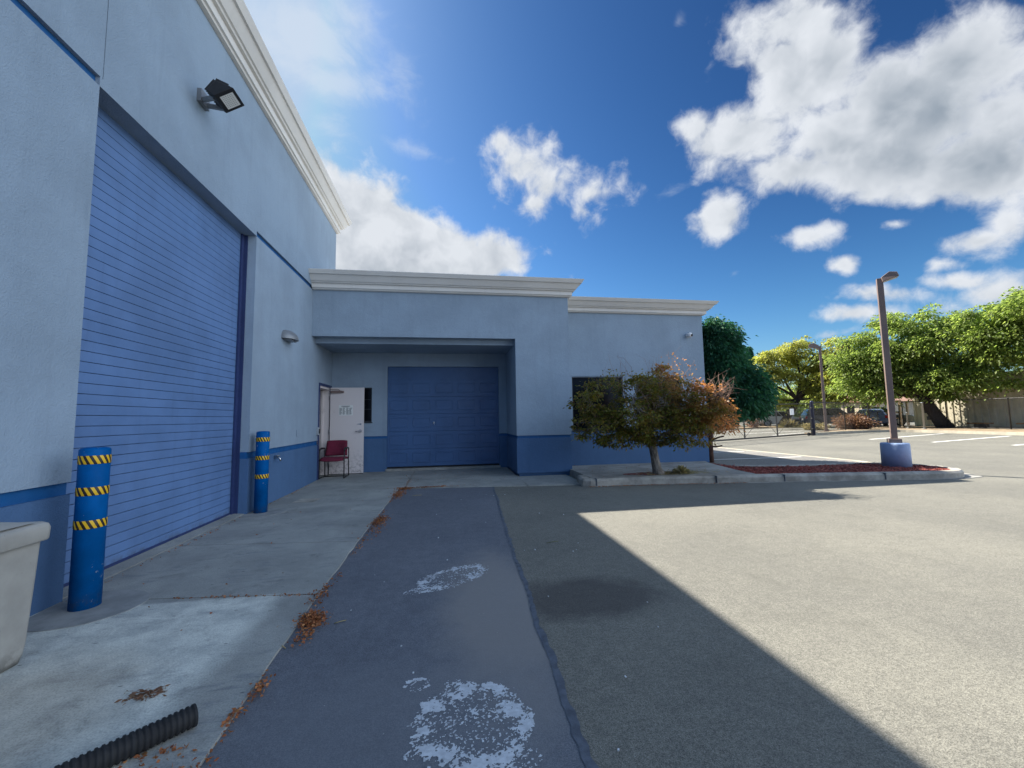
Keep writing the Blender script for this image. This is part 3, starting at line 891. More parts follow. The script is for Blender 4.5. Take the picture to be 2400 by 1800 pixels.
# entry door at the end of the wall, swung open against the back of the recess
fr = MB()
fr.box((XL + .001, DY0 - .05, .03), (XL + .018, DY0 + .004, DZ + .06)); fr.box((XL + .001, DY0 + .004, DZ), (XL + .018, DY1 + .09, DZ + .06))
fro = fr.build('door_frame', M['navy'], wh)
fr = MB()
fr.box((xb, DY1 - .045, .02), (XL + .004, DY1, DZ)); fr.box((xb + .05, DY1 - .07, .02), (xb + .09, DY1 - .045, DZ)); fr.box((xb, DY0, DZ - .045), (XL + .003, DY1 - .045, DZ))
fr.box((xb, DY0, .02), (XL - .02, DY0 + .03, DZ - .045))
fr.build('jamb', M['doorw'], fro)
dl = MB(); dl.box((XL + .035, 10.215, .055), (-1.985, 10.26, 2.085))
dlo = dl.build('door', M['doorw'], wh, bevel=.004)
mb = MB(); mb.box((XL + .05, 10.165, 1.955), (XL + .30, 10.215, 2.01)); mb.bar((XL + .26, 10.19, 2.015), (XL + .21, 10.17, 2.045), .02, .012); mb.bar((XL + .21, 10.17, 2.045), (XL + .015, 10.19, 2.052), .02, .01)
mb.lathe((XL + .315, 10.19, 1.982), [(.0, -.03), (.026, -.03), (.026, .03), (0, .03)], 12, True, (1, 0, 0))
mb.build('door_closer', M['brown'], dlo)
mb = MB(); mb.lathe((-2.06, 10.212, 1.045), [(.0, 0), (.037, 0), (.037, .012), (.022, .03), (.016, .055), (0, .056)], 16, True, (0, -1, 0)); mb.tube([(-2.06, 10.165, 1.045), (-2.10, 10.16, 1.045), (-2.165, 10.165, 1.04)], [.011, .010, .008], 8)
mb.build('lever_handle', M['chrome'], dlo)
mb = MB(); mb.box((-2.10, 10.208, 1.195), (-2.035, 10.217, 1.225)); mb.bar((-2.10, 10.205, 1.21), (-2.13, 10.205, 1.21), .012, .008); mb.build('door_guard', M['chrome'], dlo)
for zz in (.3, 1.05, 1.85):
    mb = MB(); mb.lathe((XL + .024, 10.225, zz - .05), [(0, 0), (.009, 0), (.009, .1), (0, .1)], 8); mb.build('hinge', M['grey'], dlo)
mb = MB(); mb.box((XL + .04, 10.222, .018), (-1.99, 10.252, .054)); mb.build('door_sweep', M['rubber'], dlo)
# room seen through the open door
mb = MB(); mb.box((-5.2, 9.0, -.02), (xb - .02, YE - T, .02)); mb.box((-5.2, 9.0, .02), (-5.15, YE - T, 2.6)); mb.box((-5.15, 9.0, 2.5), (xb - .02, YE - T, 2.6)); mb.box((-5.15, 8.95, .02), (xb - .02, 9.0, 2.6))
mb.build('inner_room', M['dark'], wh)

# ================================================================== PORTAL BLOCK
an = thing('portal_block', (0, YF, 0), 'low blue stucco block with recessed garage door bay and white cornice', 'building')
wall, wain, stripe = MB(), MB(), MB()
za, zb_ = .847, .905
CX0, CX1 = 1.505, 2.75
wall.box((XL + .002, YF, 3.07), (CX0, YF + .22, 4.30))
wall.box((XL + .002, YF + .22, 2.955), (CX0, YF + .40, 4.30))
wall.box((CX0, YF, zb_), (CX1, YG, 4.30))
stripe.box((CX0 + .02, YF + .02, za), (CX1 - .02, YG, zb_)); stripe.build('stripe_band', M['stripe'], an)
wain.box((CX0, YF, .085), (CX1, YG, za)); wain.build('wainscot', M['wain'], an); wain = MB(); wain.box((CX0 + .05, YF + .05, -.02), (CX1 - .05, YG, .083)); wain.build('plinth', M['wain'], an)
wall.box((XL + .002, YF + .40, 2.96), (CX0, YG, 3.15))            # recess ceiling
GX0, GX1, GZ0, GZ1 = -1.48, 1.31, .10, 2.63
SX0, SX1, SZ0, SZ1 = -2.30, -1.845, 1.255, 2.10
xw = XL + .002
for (x0, x1) in ((xw, SX0), (SX1, GX0)):
    wall.box((x0, YG, zb_), (x1, YG + .25, 3.15))
wall.box((SX0, YG, zb_), (SX1, YG + .25, SZ0)); wall.box((SX0, YG, SZ1), (SX1, YG + .25, 3.15)); wall.box((GX0, YG, GZ1), (GX1, YG + .25, 3.15)); wall.box((GX1, YG, zb_), (CX1, YG + .25, 4.30))
for x0, x1 in ((xw, GX0), (GX1, CX1 - .02)):
    stripe = MB(); stripe.box((x0, YG + .02, za), (x1, YG + .25, zb_)); stripe.build('stripe_band', M['stripe'], an)
    wain = MB(); wain.box((x0, YG, -.02), (x1, YG + .25, za)); wain.build('wainscot', M['wain'], an)
wall.box((XL + .002, YG + .25, 2.5), (CX1, YG + 6, 4.12))          # roof mass behind the parapet
wall.bar((1.502, YF - .0005, 3.56), (1.502, YF - .0005, 4.05), .012, .004)
wall.build('wall', M['wall'], an)
mb = MB(); mb.sweep([(XL - .0, YF), (CX1, YF), (CX1, YG + 5)], cprof(4.05, .35)); mb.build('cornice', M['cornice'], an)
mb = MB(); mb.box((XL + .01, YF + .42, 4.13), (CX1 - .22, YG + 5, 4.19)); mb.build('roof', M['roofing'], an)
# sectional garage door: five rows of raised panels
gd = MB()
yd = YG + .07
gd.box((GX0, yd, GZ0 + .035), (GX1, yd + .05, GZ1))
rows, cols = 5, 5
rh = (GZ1 - GZ0 - .035) * .868 / rows; cw = (GX1 - GX0) / cols
for r in range(rows):
    z0 = GZ0 + .035 + r * rh
    gd.box((GX0, yd - .012, z0 + .006), (GX1, yd - .0002, z0 + rh - .006))
    for c in range(cols):
        x0 = GX0 + c * cw + .07; x1 = GX0 + (c + 1) * cw - .07
        a0, a1 = z0 + .105, z0 + rh - .095
        for (p0, p1) in (((x0, a0), (x1, a0)), ((x0, a1), (x1, a1)), ((x0, a0), (x0, a1)), ((x1, a0), (x1, a1))):
            hx = abs(p1[0] - p0[0]) > 0
            gd.box((p0[0] - (0 if hx else .011), yd - .022, p0[1] - (.011 if hx else -.011)), (p1[0] + (0 if hx else .011), yd - .0122, p1[1] + (.011 if hx else -.011)))
gdo = gd.build('garage_door', M['garage'], an, bevel=.004)
mb = MB(); mb.lathe((-.345, yd - .012, 1.215), [(0, 0), (.022, 0), (.022, .02), (0, .02)], 12, True, (0, -1, 0)); mb.bar((-.345, yd - .04, 1.24), (-.335, yd - .04, 1.17), .02, .012); mb.build('lock_handle', M['chrome'], gdo)
mb = MB(); mb.box((GX0 - .02, YG - .03, .03), (GX1 + .02, yd + .06, GZ0)); mb.build('door_sill', M['walk'], an)
mb = MB(); mb.box((GX0, yd - .01, GZ0 + .001), (GX1, yd + .04, GZ0 + .033)); mb.build('bottom_seal', M['rubber'], gdo)
mb = MB(); mb.box((SX0, YG + .06, SZ0), (SX1, YG + .08, SZ1)); wo = mb.build('window', M['glass'], an)
mb = MB()
mb.box((SX1 - .03, YG + .03, SZ0), (SX1, YG + .06, SZ1)); mb.box((SX0, YG + .03, SZ0), (SX1 - .03, YG + .06, SZ0 + .03)); mb.box((SX0, YG + .03, SZ1 - .03), (SX1 - .03, YG + .06, SZ1))
for zz in (1.56, 1.80):
    mb.box((SX0, YG + .045, zz), (SX1 - .03, YG + .06, zz + .018))
mb.box((SX0 - .02, YG - .02, SZ0 - .025), (SX1 + .02, YG + .03, SZ0 - .002))
mb.build('window_frame', M['black'], wo)

# ================================================================== OFFICE WING
wg = thing('office_wing', (4.6, YW, .13), 'blue stucco office wing with white cornice and dark windows behind the small tree', 'building')
wall, wain = MB(), MB()
WX0, WX1 = CX1 - .02, 6.53
zw, zq0, zq1 = .965, 1.16, 2.285
win = [(2.985, 4.29), (4.64, 5.85)]
def fbox(m_, x0, x1, z0, z1, y=YW):
    m_.box((x0, y, z0), (x1, y + .22, z1))
fbox(wain, WX0, WX1, .10, zw)
fbox(wall, WX0, WX1, zq1 + .006, 4.02)
xsn = [WX0, win[0][0], win[0][1], win[1][0], win[1][1], WX1]
for i in (0, 2, 4):
    fbox(wall, xsn[i], xsn[i + 1], zw, zq1)
wall.box((WX1 - .22, YW + .22, zw), (WX1, 18, 4.02)); wain.box((WX1 - .22, YW + .22, .0), (WX1, 18, zw)); wall.box((WX0, 17.8, 0), (WX1 - .22, 18, 4.02)); wall.box((WX0, YW + .02, zq1 - .02), (WX1 - .02, YW + .20, zq1 + .02))
wall.build('wall', M['wall'], wg); wain.build('wainscot', M['wain'], wg)
mb = MB(); mb.sweep([(WX0, YW), (WX1, YW), (WX1, 18)], cprof(3.865, .315, .31)); mb.build('cornice', M['cornice'], wg)
mb = MB(); mb.box((WX0, YW + .24, 3.8), (WX1 - .22, 17.8, 3.86)); mb.build('roof', M['roofing'], wg)
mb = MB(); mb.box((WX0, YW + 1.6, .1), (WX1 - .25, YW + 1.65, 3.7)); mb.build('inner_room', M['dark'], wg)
for (x0, x1) in win:
    mb = MB(); mb.box((x0, YW + .09, zq0 - .19), (x1, YW + .10, zq1)); g = mb.build('window', M['glass'], wg)
    mb = MB()
    for (a, b) in (((x0, zq0 - .19), (x0 + .035, zq1)), ((x1 - .035, zq0 - .19), (x1, zq1)), ((x0 + .035, zq1 - .035), (x1 - .035, zq1)), ((x0 + .035, zq0 - .19), (x1 - .035, zq0 - .15)), ((x0 + .035, zq0 - .02), (x1 - .035, zq0 + .01))):
        mb.box((a[0], YW + .055, a[1]), (b[0], YW + .09, b[1]))
    mb.build('window_frame', M['black'], g)
    mb = MB(); mb.box((x0 - .02, YW - .012, zq0 - .215), (x1 + .02, YW + .055, zq0 - .192)); mb.build('sill', M['black'], g)
# ================================================================== FIXTURES ON THE WALLS
# floodlight
fl = thing('floodlight', (XL, 4.89, 5.0), 'dark square floodlight with pale diode panel, on bracket high above the roll door', 'floodlight')
Tq, Lq, Rq, Bq = Vector((-2.323, 4.62, 4.981)), Vector((-2.519, 4.62, 4.863)), Vector((-2.322, 4.89, 4.985)), Vector((-2.486, 4.89, 4.855))
K1, K2 = Vector((-2.517, 4.62, 5.063)), Vector((-2.607, 4.62, 4.938))
dy = Vector((0, .27, 0))
Bq = Lq + dy; Rq = Tq + dy
mb = MB()
mb.add([Lq, Tq, Rq, Bq, K2 + dy * .06, K1 + dy * .06, K1 + dy * .94, K2 + dy * .94], [(0, 1, 2, 3), (4, 7, 6, 5), (0, 4, 5, 1), (1, 5, 6, 2), (2, 6, 7, 3), (3, 7, 4, 0)])
hd = mb.build('lamp_housing', M['black'], fl, bevel=.01)
nrm = (Tq - Lq).cross(dy).normalized()
if nrm.z > 0: nrm = -nrm
def fp(u, v, o=.002): return Lq + (Tq - Lq) * u + dy * v + nrm * o
mb = MB(); mb.add([fp(.2, .16), fp(.84, .16), fp(.84, .84), fp(.2, .84)], [(0, 1, 2, 3)]); mb.build('diode_panel', M['paper'], fl)
mb = MB()
for i in range(6):
    for j in range(7):
        p = [fp(.26 + .09 * i + a, .21 + .085 * j + b, .004) for a, b in ((0, 0), (.03, 0), (.03, .03), (0, .03))]
        mb.add(p, [(0, 1, 2, 3)])
mb.build('diodes', M['grey'], fl)
mb = MB()
for i in range(8):
    v = .1 + .8 * i / 7
    a, b, c, d = Lq.lerp(K2, .35) + dy * v, K2 + dy * v, K1 + dy * v, Tq.lerp(K1, .35) + dy * v
    o = (K1 - Tq).normalized() * .02
    mb.bar(b + o * .3, c + o * .6, .008, .03, up=(1, 0, 0)); mb.bar(c + Vector((0, 0, .012)), d + Vector((0, 0, .012)), .008, .03)
mb.build('cooling_fins', M['black'], fl)
mb = MB(); mb.box((XL + .001, 4.80, 4.93), (XL + .045, 4.97, 5.08)); mb.bar((XL + .04, 4.84, 4.97), (-2.55, 4.70, 4.90), .03, .045); mb.bar((XL + .04, 4.93, 4.97), (-2.53, 4.86, 4.90), .03, .045)
mb.build('bracket', M['grey'], fl)
# half-dome wall light
wl = thing('wall_light', (XL, 7.55, 2.72), 'grey half dome wall light between roll door and entry door', 'wall light')
mb = MB(); vs, fs = [], []
na, nb = 16, 8
for i in range(nb + 1):
    th = (math.pi / 2) * i / nb
    for j in range(na + 1):
        ph = math.pi * j / na
        vs.append((XL + .20 * math.sin(ph) * math.cos(th), 7.55 - .215 * math.cos(ph) * math.cos(th) ** .7, 2.72 + .17 * math.sin(th)))
for i in range(nb):
    for j in range(na):
        fs.append((i * (na + 1) + j, i * (na + 1) + j + 1, (i + 1) * (na + 1) + j + 1, (i + 1) * (na + 1) + j))
mb.add(vs, fs, True); mb.add([vs[j] for j in range(na + 1)], [tuple(range(na + 1))])
mb.build('dome', M['grey'], wl)
mb = MB(); mb.box((XL + .001, 7.42, 2.700), (XL + .13, 7.68, 2.719)); mb.build('lamp_lens', M['grey'], wl)
# security camera
sc = thing('security_camera', (6.11, YW, 3.34), 'small white ball security camera high on the office wing wall', 'camera')
mb = MB(); mb.lathe((6.11, YW - .001, 3.34), [(0, 0), (.055, 0), (.055, .02), (.04, .035), (0, .035)], 20, True, (0, -1, 0)); mb.build('mount_plate', M['white'], sc)
mb = MB(); mb.lathe((6.11, YW - .09, 3.335), [(.065 * math.cos(a), .065 * math.sin(a)) for a in np.linspace(-math.pi / 2, math.pi / 2, 11)], 20); mb.build('housing', M['white'], sc)
mb = MB(); mb.lathe((6.135, YW - .132, 3.325), [(0, -.01), (.036, -.01), (.034, .015), (.02, .026), (0, .028)], 16, True, (.55, -.8, -.15)); mb.build('lens', M['black'], sc)
# hose tap, outlet cover, key box
hb = thing('hose_tap', (XL, 7.21, .72), 'small metal hose tap on the blue wainscot behind the far bollard', 'tap')
mb = MB(); mb.tube([(XL, 7.21, .72), (XL + .06, 7.21, .72), (XL + .09, 7.21, .70), (XL + .10, 7.21, .66)], [.018, .018, .016, .014], 8); mb.build('spout', M['chrome'], hb)
mb = MB(); mb.lathe((XL + .055, 7.21, .745), [(0, 0), (.035, 0), (.035, .012), (0, .014)], 12); mb.build('tap_handle', M['grey'], hb)
mb = MB(); mb.box((XL + .001, 8.16, 1.02), (XL + .012, 8.24, 1.14)); tag(mb.build('outlet_cover', M['wall'], bevel=.003), 'small blank cover plate on the blue wall left of the entry door', 'cover plate')
kbx = thing('key_box', (XL, 9.37, 1.07), 'small grey key box beside the frame of the open entry door', 'box')
mb = MB(); mb.box((XL + .001, 9.33, 1.0), (XL + .05, 9.425, 1.16)); mb.build('case', M['galv'], kbx, bevel=.004)
mb = MB(); mb.box((XL + .051, 9.335, 1.03), (XL + .056, 9.42, 1.13)); mb.build('cover', M['black'], kbx)
# notice on the door
nt = thing('paper_notice', (-2.40, 10.212, 1.55), 'white paper notice with columns of small print taped to the open white door', 'notice')
mb = MB(); mb.box((-2.555, 10.2112, 1.42), (-2.235, 10.2142, 1.665)); mb.build('sheet', M['paper'], nt)
mb = MB()
r2 = random.Random(5)
mb.box((-2.50, 10.2094, 1.635), (-2.30, 10.2106, 1.648)); mb.box((-2.47, 10.2094, 1.615), (-2.33, 10.2106, 1.624))
for cx in (-2.54, -2.465, -2.385, -2.315):
    for i in range(13):
        zz = 1.595 - i * .0125
        mb.box((cx, 10.2094, zz), (cx + r2.uniform(.035, .066), 10.2106, zz + .0062))
mb.build('print', M['ink'], nt)

# ================================================================== BOLLARDS
def bollard(x, y, h, hz, label):
    t = thing('bollard', (x, y, .0), label, 'bollard', 'blue bollards guarding the roll door')
    mb = MB(); r = .085
    mb.lathe((x, y, 0), [(r, 0), (r, h - .012), (r - .008, h), (r - .03, h + .006), (0, h + .008)], 32); mb.build('post', M['boll'], t)
    for (z0, z1) in hz:
        mb = MB(); mb.lathe((0, 0, 0), [(r + .0015, z0), (r + .0025, z0 + .002), (r + .0025, z1 - .002), (r + .0015, z1)], 32)
        o = mb.build('hazard_band', M['hazard'])
        o.parent = t
    return t
bollard(-2.535, 3.43, 1.13, [(1.02, 1.08), (.80, .858), (.57, .628)], 'blue steel bollard with black and yellow bands near the pale bin')
bollard(-2.63, 6.40, 1.16, [(1.02, 1.08), (.76, .818), (.50, .558)], 'blue steel bollard with black and yellow bands by the far jamb of the roll door')

# ================================================================== BIN
bn = thing('rubbish_bin', (-2.50, 2.42, 0), 'stained cream plastic bin with overhanging lid standing against the wall', 'bin')
def rrect(x0, x1, y0, y1, r, n=5):
    out = []
    for cx, cy, a0 in ((x1 - r, y0 + r, -90), (x1 - r, y1 - r, 0), (x0 + r, y1 - r, 90), (x0 + r, y0 + r, 180)):
        for i in range(n + 1):
            a = math.radians(a0 + 90 * i / n)
            out.append((cx + r * math.cos(a), cy + r * math.sin(a)))
    return out
mb = MB(); rings = []
for (e, zz) in ((-.03, .018), (-.008, .022), (.0, .06), (.006, .12), (.016, .40), (.024, .655)):
    rings.append([(x, y, zz) for x, y in rrect(-2.73 - e * .2, -2.285 + e, 2.12 - e, 2.735 + e, .035)])
n = len(rings[0])
mb.add([p for r in rings for p in r], [(i * n + j, i * n + (j + 1) % n, (i + 1) * n + (j + 1) % n, (i + 1) * n + j) for i in range(len(rings) - 1) for j in range(n)] + [tuple(reversed(range(n)))], True)
mb.build('body', M['tyre_cream'], bn)
mb = MB(); rings = []
for (e, zz) in ((.028, .655), (.046, .657), (.050, .665), (.052, .725), (.046, .745), (.03, .757), (-.06, .765)):
    rings.append([(x, y, zz) for x, y in rrect(-2.735 - e * .3, -2.285 + e, 2.12 - e, 2.735 + e, .045)])
vs = [p for r in rings for p in r]
mb.add(vs, [(i * n + j, i * n + (j + 1) % n, (i + 1) * n + (j + 1) % n, (i + 1) * n + j) for i in range(len(rings) - 1) for j in range(n)] + [tuple((len(rings) - 1) * n + j for j in range(n))], True)
ld = mb.build('lid', M['tyre_cream'], bn)
mb = MB()
vs, fs = [], []
for i in range(9):
    for j in range(9):
        u, v = i / 8, j / 8
        x = -2.60 + .345 * u; y = 2.30 + .40 * v
        vs.append((x, y, .766 + .035 * math.sin(math.pi * u) ** .6 * math.sin(math.pi * v) ** .6))
for i in range(8):
    for j in range(8):
        fs.append((i * 9 + j, i * 9 + j + 1, (i + 1) * 9 + j + 1, (i + 1) * 9 + j))
mb.add(vs, fs, True); mb.build('flap', M['tyre_cream'], ld)
mb = MB(); mb.lathe((-2.66, 2.2, .75), [(0, -.02), (.012, -.02), (.012, .02), (0, .02)], 8, True, (0, 1, 0)); mb.build('lid_hinge', M['grey'], ld)

# ================================================================== PIPE
a0 = Vector((-1.065, 2.035, .062)); d0 = Vector((-.226, -.205, 0)).normalized()
pts, rad = [], []
s_ = 0.0
base = []
p = a0.copy(); d = d0.copy(); stp = .0032
k = 0
while s_ < 1.5:
    base.append(p.copy())
    if s_ > .55:
        d = (Matrix.Rotation(-.0016, 3, 'Z') @ d)
    p = p + d * stp; s_ += stp
mb = MB()
for i, q in enumerate(base):
    ph = (i * stp) / .0195
    fr_ = ph - math.floor(ph)
    rad.append(.0430 if fr_ < .55 else .0375)
mb.tube(base, rad, 22, caps=False)
inner = [q for q in base[:60]]
mb.tube([base[0] , base[1], base[50], base[90]], [.0425, .035, .035, .035], 22, caps=False)
mb.tube([base[88], base[90]], [.036, .036], 22, caps=True)
tag(mb.build('corrugated_pipe', M['rubber'], fix=False), 'length of black corrugated drain pipe lying on the pale concrete', 'pipe')

# ================================================================== CHAIR
ch = thing('chair', (-2.51, 9.74, .03), 'burgundy upholstered chair with thin black frame propped in the entry doorway', 'chair')
zf = .035
mb = MB(); vs, fs = [], []
def pad(m_, fn, nu=10, nv=10, th=.05):
    A = [[fn(u / nu, v / nv) for v in range(nv + 1)] for u in range(nu + 1)]
    vs, fs = [], []
    for side in (1, -1):
        for u in range(nu + 1):
            for v in range(nv + 1):
                p, nn = A[u][v]
                e = min(u / nu, 1 - u / nu, v / nv, 1 - v / nv)
                t_ = th / 2 * min(1, (e * 6 + .15)) ** .5
                vs.append(p + nn * side * t_)
    N = (nu + 1) * (nv + 1); ix = lambda s__, u, v: s__ * N + u * (nv + 1) + v
    for u in range(nu):
        for v in range(nv):
            fs.append((ix(0, u, v), ix(0, u + 1, v), ix(0, u + 1, v + 1), ix(0, u, v + 1)))
            fs.append((ix(1, u, v), ix(1, u, v + 1), ix(1, u + 1, v + 1), ix(1, u + 1, v)))
    for u in range(nu):
        for v in (0, nv):
            fs.append((ix(0, u, v), ix(1, u, v), ix(1, u + 1, v), ix(0, u + 1, v)))
    for v in range(nv):
        for u in (0, nu):
            fs.append((ix(0, u, v), ix(0, u, v + 1), ix(1, u, v + 1), ix(1, u, v)))
    m_.add(vs, fs, True)
cx = -2.515
def seat_fn(u, v):
    x = cx + (u - .5) * (.50 - .02 * (1 - v)); y = 9.50 + .44 * v - .035 * (1 - (2 * u - 1) ** 2) * (1 - v)
    z = zf + .425 + .018 * (1 - v) - .05 * max(0, .22 - v) / .22 * .8 - .012 * math.sin(math.pi * u)
    return Vector((x, y, z)), Vector((0, 0, 1))
mb = MB(); pad(mb, seat_fn, th=.075); mb.build('seat', M['burg'], ch)
def back_fn(u, v):
    wd = .475 - .03 * v
    x = cx + (u - .5) * wd; y = 9.90 + .075 * v + .03 * (1 - (2 * u - 1) ** 2)
    z = zf + .47 + .345 * v - .012 * (2 * u - 1) ** 4 * v
    return Vector((x, y, z)), Vector((0, -1, .18)).normalized()
mb = MB(); pad(mb, back_fn, th=.05); mb.build('backrest', M['burg'], ch)
for s_ in (-1, 1):
    x = cx + s_ * .258
    mb = MB(); mb.tube([(x, 9.545, zf), (x, 9.55, zf + .40), (x, 9.555, zf + .60)], .0115, 8); mb.build('leg', M['black'], ch)
    mb = MB(); mb.tube([(x, 9.985, zf), (x, 9.95, zf + .40), (x, 9.955, zf + .62)], .0115, 8); mb.build('leg', M['black'], ch)
    mb = MB(); pts = [(x, 9.555, zf + .60), (x, 9.58, zf + .645), (x, 9.70, zf + .655), (x, 9.88, zf + .645), (x, 9.955, zf + .62)]
    mb.tube(pts, [.012, .02, .022, .02, .013], 8); mb.build('armrest', M['black'], ch)
    mb = MB(); mb.tube([(x, 9.545, zf + .012), (x, 9.985, zf + .012)], .0105, 8); mb.build('side_rail', M['black'], ch)
for (yy, zz) in ((9.90, .014), (9.93, .40), (9.55, .395)):
    mb = MB(); mb.tube([(cx - .258, yy, zf + zz), (cx + .258, yy, zf + zz)], .0105, 8); mb.build('cross_bar', M['black'], ch)

# ================================================================== LAMP POSTS
def lamp_post(x, y, z, ph, label, base=True, head_dir=(.72, -.65), bh=.52, wd=.11, hs=.72):
    t = thing('lamp_post', (x, y, z), label, 'lamp post', 'car park lamp posts')
    hd = Vector((*head_dir, 0)).normalized(); sd = Vector((-hd.y, hd.x, 0))
    if base:
        mb = MB(); mb.lathe((x, y, z), [(.248, -.05), (.245, bh - .03), (.232, bh), (0, bh + .004)], 40); mb.build('concrete_base', M['basec'], t)
    z0 = z + (bh if base else 0)
    mb = MB(); mb.obox((x, y, z0 + .045), hd, sd, (0, 0, 1), .22, .22, .09); mb.build('base_cover', M['brown'], t, bevel=.006)
    mb = MB(); mb.obox((x, y, (z0 + .09 + ph) / 2), hd, sd, (0, 0, 1), wd, wd, ph - z0 - .09); mb.build('pole', M['brown'], t, bevel=.006)
    mb = MB()
    o = Vector((x, y, ph))
    def hp(a, b, c): return o + hd * a * hs + sd * b * hs + Vector((0, 0, c * hs))
    mb.add([hp(.05, -.12, -.13), hp(.44, -.15, -.02), hp(.44, .15, -.02), hp(.05, .12, -.13), hp(.03, -.10, .02), hp(.22, -.13, .16), hp(.40, -.13, .12), hp(.40, .13, .12), hp(.22, .13, .16), hp(.03, .10, .02)],
           [(0, 3, 2, 1), (0, 4, 9, 3), (4, 5, 8, 9), (5, 6, 7, 8), (6, 1, 2, 7), (0, 1, 6, 5, 4), (3, 9, 8, 7, 2)])
    h = mb.build('lamp_head', M['brown'], t, bevel=.008)
    mb = MB(); mb.add([hp(.10, -.10, -.119), hp(.41, -.125, -.032), hp(.41, .125, -.032), hp(.10, .10, -.119)], [(0, 1, 2, 3)]); mb.build('lamp_lens', M['galv'], h)
    return t
lamp_post(9.66, 7.57, .10, 4.30, 'brown square lamp post on a round blue concrete base in the mulch island')
lamp_post(23.5, 22.33, .12, 5.55, 'brown lamp post standing in dirt beside the black gate', base=False, head_dir=(-.72, .69), wd=.14, hs=1.35)
# ================================================================== TREES
def tree(name, label, cat, base, trunk, branches, lobes, ncl, per, rc, leaf, lsize, bark, group=None, shell=.5, droop=.25, to_clusters=0, flat=.55):
    """trunk: list of (point, radius); branches: list of (polyline start, end, r0, r1)"""
    t = thing(name, base, label, cat, group)
    mb = MB()
    pts = [p for p, r in trunk]; rr = [r for p, r in trunk]
    mb.tube(pts, rr, 12)
    for (p, q, r0, r1) in branches:
        l = limb(p, q, .10, 6); mb.tube(l, taper(r0, r1, 6), 7)
    P, D, Cc = crown_points(lobes, ncl, per, rc, shell, flat)
    if to_clusters:
        ends = [Vector(b[1]) for b in branches] + [Vector(pts[-1])]
        for i in range(to_clusters):
            c = Vector(Cc[rng.integers(len(Cc))])
            e = min(ends, key=lambda v: (v - c).length)
            l = limb(e, c, .12, 5); mb.tube(l, taper(branches[0][3] * .7, branches[0][3] * .2, 5), 5)
    mb.build('trunk', M[bark], t, fix=False)
    n = len(P)
    cards('crown', M[leaf], P, D, rng.uniform(lsize * .65, lsize * 1.3, n), rng.uniform(lsize * .4, lsize * .75, n), t, droop)
    return t, Cc

# small maple in front of the office wing
mt = (4.12, 7.66, .13)
mb_tr = [((4.14, 7.64, .10), .125), ((4.10, 7.64, .24), .092), ((4.06, 7.63, .45), .080), ((4.02, 7.62, .68), .075), ((4.00, 7.62, .84), .082)]
lob = [(2.95, 7.6, 1.15, .58, .5, .36), (2.62, 7.5, 1.62, .30, .36, .34), (3.0, 7.5, 1.85, .26, .3, .24), (3.5, 7.35, 1.35, .50, .55, .38), (3.7, 7.5, 1.8, .42, .45, .30), (4.2, 7.6, 1.55, .5, .55, .42), (4.25, 7.55, 2.0, .26, .3, .30), (4.4, 7.5, 2.1, .24, .25, .26), (4.4, 7.2, 1.25, .4, .4, .3), (4.45, 7.15, 1.7, .34, .35, .3), (4.55, 7.0, 1.28, .5, .42, .30), (4.74, 6.85, 1.5, .34, .36, .34), (4.92, 6.8, 1.32, .28, .34, .22), (5.0, 7.2, 1.12, .5, .5, .26), (4.62, 6.95, 1.82, .22, .2, .26), (4.62, 7.25, 1.45, .36, .4, .4), (3.95, 7.35, .98, .7, .5, .22), (3.1, 7.4, .82, .34, .3, .12), (4.35, 7.2, .82, .30, .3, .13), (4.7, 7.1, .88, .22, .25, .12), (3.45, 7.5, .95, .4, .4, .2)]
br = [((4.0, 7.62, .82), (3.05, 7.65, 1.15), .048, .016), ((4.0, 7.62, .82), (3.5, 7.3, 1.6), .046, .014), ((4.0, 7.62, .84), (4.2, 7.75, 1.9), .050, .014), ((4.0, 7.62, .82), (4.6, 7.05, 1.35), .048, .015), ((4.55, 7.1, 1.28), (5.05, 6.85, 1.62), .026, .008), ((4.0, 7.62, .86), (4.4, 7.3, .98), .03, .01), ((3.5, 7.6, 1.0), (2.75, 7.6, 1.6), .026, .009), ((4.1, 7.7, 1.3), (3.8, 7.9, 2.05), .026, .008), ((4.3, 7.7, 1.3), (4.75, 7.7, 2.0), .024, .008)]
mp, Cc = tree('maple_tree', 'small maple turning from green to orange in front of the office wing', 'tree', mt, mb_tr, br, lob, 470, 48, .10, 'leaf_maple', .056, 'bark', shell=.45, droop=.2, to_clusters=150)
mb = MB()
def twig(p, q, r=.006, n=5, b=.22):
    l = limb(p, q, b, n); mb.tube(l, taper(r, r * .3, n), 4)
for i in range(30):          # bare grey shoots standing out of the crown
    x = rng.uniform(3.1, 4.8); z = rng.uniform(1.9, 2.15)
    twig((x, 7.6 + rng.uniform(-.3, .3), z - .3), (x + rng.uniform(-.18, .18), 7.6 + rng.uniform(-.3, .3), z + rng.uniform(.15, .55)), .004)
for i in range(46):          # dead curled branches on the sunny side
    p = Vector((4.85 + rng.uniform(-.12, .18), 6.85 + rng.uniform(-.2, .2), 1.55 + rng.uniform(-.1, .15)))
    twig(p, p + Vector((rng.uniform(-.1, .5), rng.uniform(-.2, .2), rng.uniform(.1, .5))), .006)
for i in range(50):          # bare tangle inside
    p = Vector((3.9 + rng.uniform(-.35, .35), 7.15 + rng.uniform(-.1, .2), 1.45 + rng.uniform(-.3, .3)))
    twig(p, p + Vector((rng.uniform(-.25, .25), rng.uniform(-.1, .1), rng.uniform(-.3, .35))), .005)
